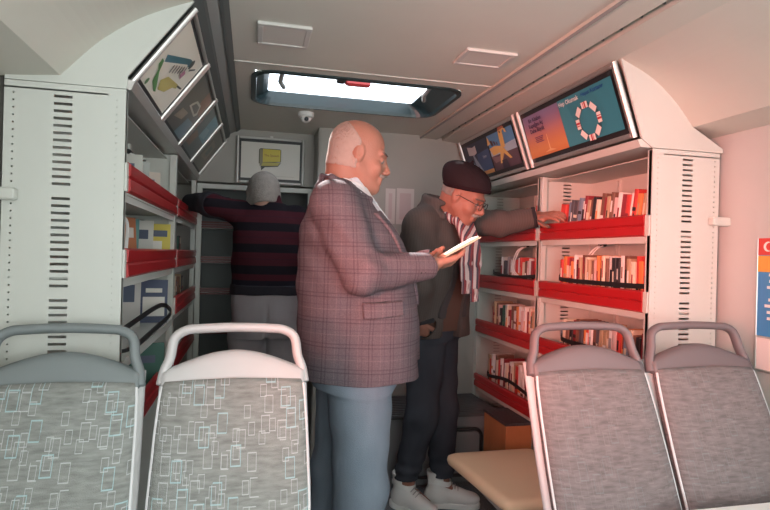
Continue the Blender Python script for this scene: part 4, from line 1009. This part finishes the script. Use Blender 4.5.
    fr = polyreg(v, g[2], [(-.005, .75), (.055, .75), (.012, 1.12), (.0, 1.12)]); fr = np.maximum(fr, .10-u); J.F = np.maximum(J.F, -fr).astype(np.float32)
    nk = np.maximum(np.sqrt((g[0]-.322)**2+(g[1]-1.98)**2)-.080, 1.49-g[2]); J.F = np.maximum(J.F, -nk).astype(np.float32)
    low = np.maximum((np.sqrt(((g[0]-.385)/.190)**2+((g[1]-1.98)/.205)**2)-1)*.2, g[2]-.93); J.F = np.maximum(J.F, -low).astype(np.float32)
    blz = J.mesh('blazer', PLAID, t, base)
    PL2 = plaid_mat2 = mat('plaid_wool', (0, 0, 0))
    K = SDF((.15, 1.80, 1.40), (.52, 2.16, 1.64), .004)
    W3 = lambda a, b, z: (CX+a*ct-b*st-.035, CY+a*st+b*ct, z)
    for s in (-1, 1):
        pts = [W3(-.090, 0, 1.572), W3(-.080, s*.047, 1.572), W3(-.040, s*.086, 1.566), W3(.025, s*.096, 1.538), W3(.095, s*.080, 1.490)]
        p2 = [(p[0]-.010*(1 if k < 2 else .2), p[1]+s*.012*(0 if k == 0 else 1), p[2]-.036) for k, p in enumerate(pts)]
        for i in range(4):
            K.cone(pts[i], pts[i+1], .008, .008, .004); K.cone(p2[i], p2[i+1], .010, .010, .016); K.cone(pts[i], p2[i], .008, .010, .010)
        K.cone(pts[4], p2[4], .008, .010, .010)
    K.mesh('collar', PLAID, blz, base)
    for s in (-1, 1):
        pl = [(.014, 1.12), (.105, 1.33), (.150, 1.435), (.118, 1.452), (.125, 1.475), (.088, 1.55)]
        if s < 0: pl = [(-a, b) for a, b in pl][::-1]
        # the notched outline as a union of two convex areas
        q1 = [(.012, 1.12), (.105, 1.33), (.150, 1.440), (.066, 1.455)]
        q1 = [(-a, b) for a, b in q1][::-1] if s < 0 else q1
        reg = np.maximum(polyreg(v, g[2], q1), .0-u)
        J.shell('lapel', PLAID, blz, base, reg.astype(np.float32), .009, .003)
    pf = polyreg(g[0], g[2], [(.352, 1.092), (.492, 1.102), (.490, 1.150), (.350, 1.142)]); pf = np.maximum(pf, g[1]-1.86)
    J.shell('pocket_flap', PLAID, blz, base, pf.astype(np.float32), .010, .002)
    pf = polyreg(g[0], g[2], [(.348, 1.142), (.494, 1.150), (.494, 1.155), (.348, 1.147)]); pf = np.maximum(pf, g[1]-1.86)
    J.shell('pocket_welt', M_lining, blz, base, pf.astype(np.float32), .0025, .003)
    wv = Vector(wrR); ev = Vector(elR)
    for i in range(3):
        p = ev+(wv-ev)*(.86-.06*i)+Vector((0, -.046-.002*i, -.016)); m = MB().rings([[(p.x-base[0]+r*math.cos(a*PI/6), p.y-base[1]+y, p.z+r*math.sin(a*PI/6)) for a in range(12)] for r, y in ((.0065, .006), (.0065, -.003), (.004, -.005))]); m.build('cuff_button', M_lining, blz)
    return t
man_blazer()
# the small open book he holds
bt = thing('open_book', 'small open cream book held by the person in the plaid blazer', 'book', (.705, 1.885, 1.325))
Rm = Matrix.Rotation(-.50, 4, 'Y') @ Matrix.Rotation(-.20, 4, 'X'); bt.rotation_euler = Rm.to_euler()
m = MB().prism([(-.070, -.010), (.070, -.002), (.070, .002), (-.070, -.006)], 1, -.095, .0, 0); m.prism([(-.070, -.010), (.070, -.010), (.070, -.006), (-.070, -.006)], 1, 0, .0, 0)
m = MB().box((-.070, -.105, -.012), (.074, .105, -.009)); m.build('cover', mat('cream_cover', (.66, .52, .38), .6), bt)
m = MB()
def leafp(s): return [(0, -.009)]+[(s*x, z) for x, z in ((.015, .004), (.04, .006), (.075, .001), (.100, -.003), (.100, -.009))]
for s in (-1, 1): m.prism(leafp(s), 0, -.066, .070)
m.build('pages', mat('cream_pages', (.62, .52, .40), .8), bt)

# ---- man in the beret leaning to the shelf
def man_beret():
    base = (.93, 2.70, 0); t = thing('person', 'person in dark beret, glasses and striped scarf leaning to reach the right bookcase', 'person', base)
    hc = (.962, 2.445, 1.585); HM = rotm(-.68, .48, .10); yaw = -.95
    shL, elL, wrL = (1.02, 2.66, 1.475), (1.215, 2.62, 1.475), (1.395, 2.540, 1.512)
    shR, elR, wrR = (.752, 2.45, 1.445), (.76, 2.50, 1.165), (.80, 2.60, .985)
    hipR, hipL = (.875, 2.70, .90), (.985, 2.82, .92); knR, knL = (.850, 2.66, .50), (.985, 2.74, .50); anR, anL = (.800, 2.74, .115), (.995, 2.745, .115)
    S = SDF((.60, 2.22, 0), (1.66, 2.98, 1.76), .0048)
    head_sdf(S, hc, HM, 1.0, 1.0)
    S.cone(tr(hc, HM, (-.04, 0, -.05)), (.885, 2.555, 1.475), .060, .068, .03)
    S.loft([(.90, .935, 2.75, .12, .16), (1.05, .925, 2.72, .13, .165), (1.25, .905, 2.64, .13, .175), (1.40, .895, 2.58, .11, .18), (1.49, .89, 2.56, .07, .12)], yaw, .03)
    S.chain([shL, elL, wrL], [.052, .042, .029], .02); S.chain([shR, elR, wrR], [.052, .042, .029], .02)
    for h, k, a in ((hipR, knR, anR), (hipL, knL, anL)): S.chain([h, k, a], [.08, .055, .038], .03); S.cone(a, (a[0]+.10, a[1]-.05, .04), .03, .024, .02)
    hand_sdf(S, wrL, (.34, -.93, .05), (.45, .1, -.85), (-1., -.3, -.2), curl=.30, spread=1.3, thumb=.6)
    hand_sdf(S, wrR, (.35, .25, -.9), (.5, .5, .2), (.6, -.5, .0), curl=.4)
    body = S.mesh('body', SK2, t, base); eyes(body, hc, HM, base)
    hair_mesh(S, 'hair', M_hair_g, t, base, hc, HM, lambda q: np.maximum(np.maximum(q[0]+.03, q[2]-.05), np.maximum(-.020-q[2], .024-np.sqrt((q[0]+.008)**2+(q[2]+.004)**2))), .002)
    hair_mesh(S, 'moustache', M_hair_g, t, base, hc, HM, lambda q: np.maximum(np.maximum(np.abs(q[2]+.056)-.008, .076-q[0]), np.abs(q[1])-.032), .006)
    hair_mesh(S, 'eyebrows', M_brow, t, base, hc, HM, lambda q: np.maximum(np.maximum(np.abs(q[2]-.021)-.0035, .070-q[0]), .008-np.abs(q[1])), .004)
    # beret
    H = SDF((.78, 2.26, 1.50), (1.14, 2.64, 1.80), .004)
    L = lambda x, y, z: tr(hc, HM, (x, y, z))
    H.ell(L(-.020, 0, .062), (.122, .102, .080), HM, .02); H.ell(L(-.035, .0, .085), (.118, .100, .062), HM, .02)
    g = H.grid(); q = [g[i]-hc[i] for i in range(3)]; qz = q[0]*HM[0][2]+q[1]*HM[1][2]+q[2]*HM[2][2]; qx = q[0]*HM[0][0]+q[1]*HM[1][0]+q[2]*HM[2][0]
    H.F = np.maximum(H.F, .032-qz+.26*qx).astype(np.float32)
    H.cone(L(-.035, 0, .140), L(-.037, 0, .160), .008, .006, .008)
    hat = H.mesh('beret', M_beret, t, base)
    H.shell('hat_band', mat('dark_hat_band', (.022, .012, .015), 1., spec=.05), hat, base, (np.abs(qz-.040-.26*qx)-.009).astype(np.float32), .003)
    # glasses
    m = MB(); W_ = lambda x, y, z: tuple(Vector(tr(hc, HM, (x, y, z)))-Vector(base))
    for s in (-1, 1):
        m.tube([W_(.106, s*.034+.024*math.cos(a*PI/8), -.006+.018*math.sin(a*PI/8)) for a in range(17)], .0016, 6)
        m.tube([W_(.105, s*.058, .002), W_(.085, s*.078, .002), W_(.0, s*.083, .004), W_(-.015, s*.083, -.008)], .0016, 6)
    m.tube([W_(.106, -.011, .0), W_(.112, 0, .004), W_(.106, .011, .0)], .0016, 6)
    gl = m.build('glasses', mat('dark_metal', (.05, .04, .04), .3, metal=.8), t)
    for s in (-1, 1):
        m = MB(); m.add([W_(.106, s*.034+.0235*math.cos(a*PI/8), -.006+.0175*math.sin(a*PI/8)) for a in range(16)]+[W_(.107, s*.034+.0235*math.cos(a*PI/8), -.006+.0175*math.sin(a*PI/8)) for a in range(16)], [tuple(range(16)), tuple(range(31, 15, -1))]); m.build('lens', clear_mat('clear_lens', .06), gl)
    # trousers
    T = SDF((.66, 2.50, .03), (1.20, 3.02, 1.06), .005)
    T.loft([(.88, .930, 2.76, .135, .170), (.98, .93, 2.745, .14, .17), (1.04, .93, 2.73, .135, .168)], yaw, .03)
    for h, k, a in ((hipR, knR, anR), (hipL, knL, anL)): T.chain([(h[0], h[1], .88), k, (a[0], a[1], .17)], [.103, .080, .064], .03)
    g = T.grid(); T.F = (T.F+wr(g, .0035, (16, 18, 26), 2.)).astype(np.float32)
    da = np.exp(-((g[2]-.20)/.08)**2); T.F = (T.F+.005*da*np.sin(95*g[2]+4*g[0])).astype(np.float32); T.F = np.maximum(T.F, .160-g[2]).astype(np.float32)
    T.mesh('trousers', M_jean_d, t, base)
    shoe(t, base, (.97, -.30), (anL[0], anL[1]), 0, M_sneak, M_sole, name='sneaker'); shoe(t, base, (.55, -.8), (anR[0], anR[1]), 0, M_sneak, M_sole, name='sneaker')
    # brown jumper under the cardigan
    C = SDF((.70, 2.38, .90), (1.14, 2.95, 1.56), .005)
    C.loft([(.93, .933, 2.745, .150, .178), (1.05, .925, 2.72, .150, .180), (1.25, .905, 2.64, .148, .188), (1.40, .895, 2.58, .125, .190), (1.50, .89, 2.56, .08, .13)], yaw, .02)
    g = C.grid(); C.F = (C.F+wr(g, .002, (20, 22, 30), .8)).astype(np.float32)
    C.mesh('jumper', M_brown, t, base)
    # cardigan
    J = SDF((.60, 2.26, .84), (1.46, 3.0, 1.62), .005)
    J.loft([(.90, .925, 2.745, .170, .196), (1.05, .915, 2.72, .170, .200), (1.22, .895, 2.65, .166, .208), (1.36, .883, 2.595, .150, .215), (1.45, .875, 2.57, .120, .200), (1.51, .87, 2.565, .085, .15), (1.545, .868, 2.57, .06, .09)], yaw, .02)
    J.cone((.875, 2.565, 1.535), (.77, 2.475, 1.475), .050, .055, .05)
    g = J.grid(); ca, sa = math.cos(yaw), math.sin(yaw); sx = g[0]-.905; sy = g[1]-2.64; u = sx*ca+sy*sa; v = -sx*sa+sy*ca
    op = np.maximum(np.abs(v-.012)-.058+0*g[2], .045-u+0*g[2]); J.F = np.maximum(J.F, -op).astype(np.float32)
    for sh, el, w in ((shL, elL, wrL), (shR, elR, wrR)):
        d = Vector(w)-Vector(el); cuff = tuple(Vector(el)+d*.94)
        J.chain([tuple(.35*Vector((.88, 2.565, 1.48))+.65*Vector(sh)), sh, el, cuff], [.068, .074, .064, .048], .03)
        J.cone(tuple(Vector(el)+d*.88), tuple(Vector(w)+d.normalized()*.10), .037, .036, .004, sub=True)
        n = d.normalized(); gg = J.grid(); near = (gg[0]-w[0])**2+(gg[1]-w[1])**2+(gg[2]-w[2])**2 < .09**2
        J.F = np.where(near, np.maximum(J.F, halfplane(gg, cuff, tuple(n))), J.F).astype(np.float32)
    g = J.grid(); J.F = (J.F+wr(g, .0045, (15, 14, 17), 1.7)).astype(np.float32)
    de = np.sqrt((g[0]-1.12)**2+(g[1]-2.62)**2+(g[2]-1.47)**2); J.F = (J.F+.004*np.exp(-(de/.16)**2)*np.sin(75*g[0]+9*g[2])).astype(np.float32)
    de = np.sqrt((g[0]-.82)**2+(g[1]-2.45)**2+(g[2]-1.30)**2); J.F = (J.F+.006*np.exp(-(de/.13)**2)*np.sin(60*(g[0]+.5*g[2])+4*g[1])).astype(np.float32)
    # open front along the facing direction
    ca, sa = math.cos(yaw), math.sin(yaw); sx = g[0]-.905; sy = g[1]-2.64; u = sx*ca+sy*sa; v = -sx*sa+sy*ca; cen = (g[2]-1.25)*-.25
    nk = np.sqrt((g[0]-.905)**2+(g[1]-2.535)**2)-.082; nk = np.maximum(nk, 1.47-g[2]); J.F = np.maximum(J.F, -nk).astype(np.float32)
    cd = J.mesh('cardigan', CARD, t, base)
    J.shell('shawl_collar', mat('dark_ribbed_edge', (.05, .042, .044), .95, bump=.5, bscale=200), cd, base, (np.maximum(np.maximum(np.abs(np.abs(v-.012)-.073)-.016, .02-u), 1.0-g[2])).astype(np.float32), .008)
    for w, el in ((wrL, elL), (wrR, elR)):
        d = Vector(w)-Vector(el); c0 = Vector(el)+d*.86; n = d.normalized(); reg = np.maximum(-halfplane(g, tuple(c0), tuple(n)), np.sqrt((g[0]-w[0])**2+(g[1]-w[1])**2+(g[2]-w[2])**2)-.085)
        J.shell('cuff', mat('dark_cuff', (.020, .018, .022), .9, bump=.4, bscale=260), cd, base, reg.astype(np.float32), .003)
    # scarf: a loop round the neck and two hanging ends
    K = SDF((.78, 2.30, .98), (1.16, 2.66, 1.60), .0045)
    nb = Vector((.905, 2.535, 1.500)); fw = Vector((ca, sa, 0)); lf = Vector((-sa, ca, 0))
    ring = [nb+fw*(.078*math.cos(a))+lf*(.080*math.sin(a))+Vector((0, 0, .012-.045*math.cos(a))) for a in [i*PI/6 for i in range(13)]]
    K.chain([tuple(p) for p in ring], [.019]*13, .012)
    K2 = SDF((.74, 2.30, 1.40), (1.16, 2.72, 1.70), .0045)
    for i in range(2, 10):
        a, b = i*PI/6, (i+1)*PI/6
        f = lambda a, r, z: tuple(nb+fw*(r*math.cos(a)-.005)+lf*(r*1.02*math.sin(a))+Vector((0, 0, z-.03*math.cos(a))))
        K2.cone(f(a, .098, .062), f(b, .098, .062), .011, .011, .006); K2.cone(f(a, .118, .0), f(b, .118, .0), .018, .018, .02); K2.cone(f(a, .098, .062), f(a, .118, .0), .011, .016, .02); K2.cone(f((a+b)/2, .098, .062), f((a+b)/2, .118, .0), .011, .016, .02)
    K2.mesh('collar', CARD, cd, base)
    for s, bot in ((-1, 1.20), (1, 1.16)):
        p0 = nb+fw*.095+lf*(s*.035)+Vector((0, 0, -.03)); pts = [p0, p0+fw*.045+Vector((0, 0, -.09)), p0+fw*.052+lf*s*.006+Vector((0, 0, -.20)), Vector((p0.x+fw.x*.05, p0.y+fw.y*.05, bot))]
        for o_ in (-.022, 0, .022):
            K.chain([tuple(p+lf*o_) for p in pts], [.016, .0155, .015, .014], .010)
    g = K.grid(); K.F = (K.F+.0025*np.sin(150*(g[0]*.6-g[1]*.8)+6*np.sin(9*g[2]))).astype(np.float32)
    sc = K.mesh('scarf', SCARF, t, base)
    m = MB()
    for s, bot in ((-1, 1.20), (1, 1.16)):
        for i in range(9):
            p = nb+fw*.148+lf*(s*.037+(i-4)*.0075)+Vector((0, 0, 0)); m.tube([tuple(Vector((p.x, p.y, bot+.0))-Vector(base)), tuple(Vector((p.x+.004*math.sin(i*2.), p.y, bot-.035))-Vector(base)), tuple(Vector((p.x+.007*math.sin(i*3.), p.y, bot-.068))-Vector(base))], .0035, 6)
    f_ = m.build('fringe', SCARF, sc)
    return t
man_beret()

# ---- man in the striped jumper, seen from behind
def man_stripes():
    base = (.085, 3.12, 0); t = thing('person', 'person in maroon and black striped sweater seen from behind, reaching the left bookcase', 'person', base)
    hc = (.055, 3.145, 1.605); HM = rotm(PI/2+.15, .30, 0)
    shL, elL, wrL = (-.060, 3.13, 1.505), (-.215, 3.03, 1.540), (-.345, 3.20, 1.560)
    shR, elR, wrR = (.235, 3.14, 1.49), (.275, 3.24, 1.24), (.16, 3.44, 1.26)
    S = SDF((-.52, 2.86, 0), (.42, 3.62, 1.76), .005)
    head_sdf(S, hc, HM, 1.0)
    S.cone(tr(hc, HM, (-.04, 0, -.05)), (.085, 3.10, 1.50), .060, .066, .03)
    S.loft([(.88, .085, 3.10, .13, .165), (1.05, .085, 3.10, .14, .165), (1.25, .087, 3.10, .135, .17), (1.42, .087, 3.11, .11, .175), (1.51, .087, 3.11, .07, .11)], PI/2, .03)
    S.chain([shL, elL, wrL], [.05, .04, .028], .02); S.chain([shR, elR, wrR], [.05, .04, .028], .02)
    legs = (((.175, 3.12, .90), (.175, 3.11, .49), (.18, 3.13, .10)), ((-.005, 3.12, .90), (-.01, 3.12, .49), (-.01, 3.16, .10)))
    for h, k, a in legs: S.chain([h, k, a], [.08, .055, .038], .03); S.cone(a, (a[0], a[1]+.12, .04), .03, .024, .02)
    hand_sdf(S, wrL, (-.75, .62, .05), (0, .2, -1), (.6, .6, .2), curl=.25); hand_sdf(S, wrR, (-.4, .9, 0), (0, 0, 1), (1, .3, .2), curl=.4)
    body = S.mesh('body', SK3, t, base); eyes(body, hc, HM, base)
    hair_mesh(S, 'hair', M_hair_g, t, base, hc, HM, lambda q: np.maximum(np.maximum(q[0]-.015-.5*np.maximum(q[2], 0), -.07-q[2]), .020-np.sqrt((q[0]+.008)**2+(q[2]+.004)**2+.0*q[1])), .009)
    T = SDF((-.16, 2.90, .03), (.34, 3.36, 1.16), .005)
    T.loft([(.84, .085, 3.11, .155, .180), (.95, .085, 3.10, .165, .185), (1.12, .085, 3.10, .16, .182)], PI/2, .03)
    for h, k, a in legs: T.chain([(h[0], h[1], .86), k, (a[0], a[1], .06)], [.108, .092, .080], .022)
    g = T.grid(); T.F = (T.F+wr(g, .0035, (16, 18, 20), 3.)).astype(np.float32)
    T.F = (T.F+.010*np.exp(-((g[0]-.085)/.012)**2)*np.exp(-((g[2]-.86)/.12)**2)).astype(np.float32); T.F = np.maximum(T.F, .045-g[2]).astype(np.float32)
    T.mesh('trousers', M_khaki, t, base)
    shoe(t, base, (.1, 1), (legs[0][2][0], legs[0][2][1]), 0, M_shoe, M_black, False); shoe(t, base, (-.1, 1), (legs[1][2][0], legs[1][2][1]), 0, M_shoe, M_black, False)
    J = SDF((-.44, 2.86, 1.02), (.42, 3.56, 1.64), .0048)
    J.loft([(1.075, .085, 3.10, .172, .186), (1.15, .085, 3.10, .172, .188), (1.28, .087, 3.10, .166, .190), (1.40, .087, 3.11, .145, .190), (1.47, .087, 3.11, .115, .175), (1.53, .087, 3.11, .085, .12), (1.56, .087, 3.11, .072, .08)], PI/2, .02)
    J.cone((.085, 3.105, 1.52), (.078, 3.112, 1.575), .078, .074, .02)
    for sh, el, w in ((shL, elL, wrL), (shR, elR, wrR)):
        d = Vector(w)-Vector(el); cuff = tuple(Vector(el)+d*.95)
        J.chain([(.087+(.06 if sh[0] > 0 else -.06), 3.11, 1.50), sh, el, cuff], [.06, .068, .056, .042], .035)
        J.cone(tuple(Vector(el)+d*.90), tuple(Vector(w)+d.normalized()*.09), .035, .034, .004, sub=True)
        n = d.normalized(); gg = J.grid(); near = (gg[0]-w[0])**2+(gg[1]-w[1])**2+(gg[2]-w[2])**2 < .085**2
        J.F = np.where(near, np.maximum(J.F, halfplane(gg, cuff, tuple(n))), J.F).astype(np.float32)
    g = J.grid(); J.F = (J.F+wr(g, .004, (13, 15, 19), 4.2)).astype(np.float32)
    nk = np.sqrt((g[0]-.078)**2+(g[1]-3.115)**2)-.066; nk = np.maximum(nk, 1.50-g[2]); J.F = np.maximum(J.F, -nk).astype(np.float32)
    sw = J.mesh('sweater', STRIPE, t, base)
    J.shell('waistband', mat('black_ribbing', (.014, .013, .02), .95, bump=.5, bscale=260), sw, base, (g[2]-1.125+0*g[0]+0*g[1]).astype(np.float32), .004)
    # sleeve cover, the forearm is plain dark
    w_, e_ = Vector(wrL), Vector(elL); d = (w_-e_); reg = np.maximum(-halfplane(g, tuple(e_-d*.15), tuple(d.normalized())), np.sqrt((g[0]+.28)**2+(g[1]-3.11)**2+(g[2]-1.55)**2)-.17)
    J.shell('sleeve', mat('dark_sleeve_knit', (.016, .016, .022), .95, bump=.5, bscale=260), sw, base, reg.astype(np.float32), .004)
    return t
man_stripes()
# ------------------------------------------------------------------ camera, light
cam = bpy.data.cameras.new('camera'); co = bpy.data.objects.new('camera', cam); COL.objects.link(co)
yaw, rho = math.radians(13.5), math.radians(1.5)
F = Vector((math.sin(yaw), math.cos(yaw), 0)); R0 = Vector((math.cos(yaw), -math.sin(yaw), 0)); U0 = Vector((0, 0, 1))
Rv = R0*math.cos(rho)+U0*math.sin(rho); Uv = U0*math.cos(rho)-R0*math.sin(rho)
Mx = Matrix((Rv, Uv, -F)).transposed().to_4x4(); Mx.translation = (0, 0, 1.3); co.matrix_world = Mx
cam.sensor_width = 36; cam.lens = 556/770*36; cam.clip_start = .02
SC.camera = co
w = bpy.data.worlds.new('sky'); SC.world = w; w.use_nodes = True
bg = w.node_tree.nodes['Background']; bg.inputs[0].default_value = (.86, .93, 1., 1); bg.inputs[1].default_value = 3.6
def area(name, loc, target, sx, sy, power, col):
    l = bpy.data.lights.new(name, 'AREA'); l.shape = 'RECTANGLE'; l.size = sx; l.size_y = sy; l.energy = power; l.color = col
    o = bpy.data.objects.new(name, l); COL.objects.link(o); o.location = loc
    o.rotation_euler = (Vector(target)-Vector(loc)).to_track_quat('-Z', 'Y').to_euler(); return o
area('window_fill', (.6, Y0-.12, 1.4), (.55, 2.5, 1.35), 1.9, .85, 22.5, (.96, .98, .86))
area('window_fill', (-.74, .05, 1.38), (1.32, 2.30, 1.38), 1.0, .5, 10.5, (1., .27, .20)).data.spread = .80  # added red-tinted lamp, not daylight: turns the right bookcase pink
area('window_fill', (1.88, -.1, 1.3), (-.5, 1.9, 1.25), 1.3, .65, 6, (.84, 1., .95))
sun = bpy.data.lights.new('sun', 'SUN'); sun.energy = 26; sun.angle = .012; sun.color = (1, .93, .86)
so = bpy.data.objects.new('sun', sun); COL.objects.link(so); so.rotation_euler = Vector((.13, -.80, -.57)).to_track_quat('-Z', 'Y').to_euler()
SC.view_settings.view_transform = 'Standard'; SC.view_settings.look = 'None'; SC.view_settings.gamma = 1; SC.view_settings.exposure = 0.2
SC.view_settings.use_curve_mapping = False
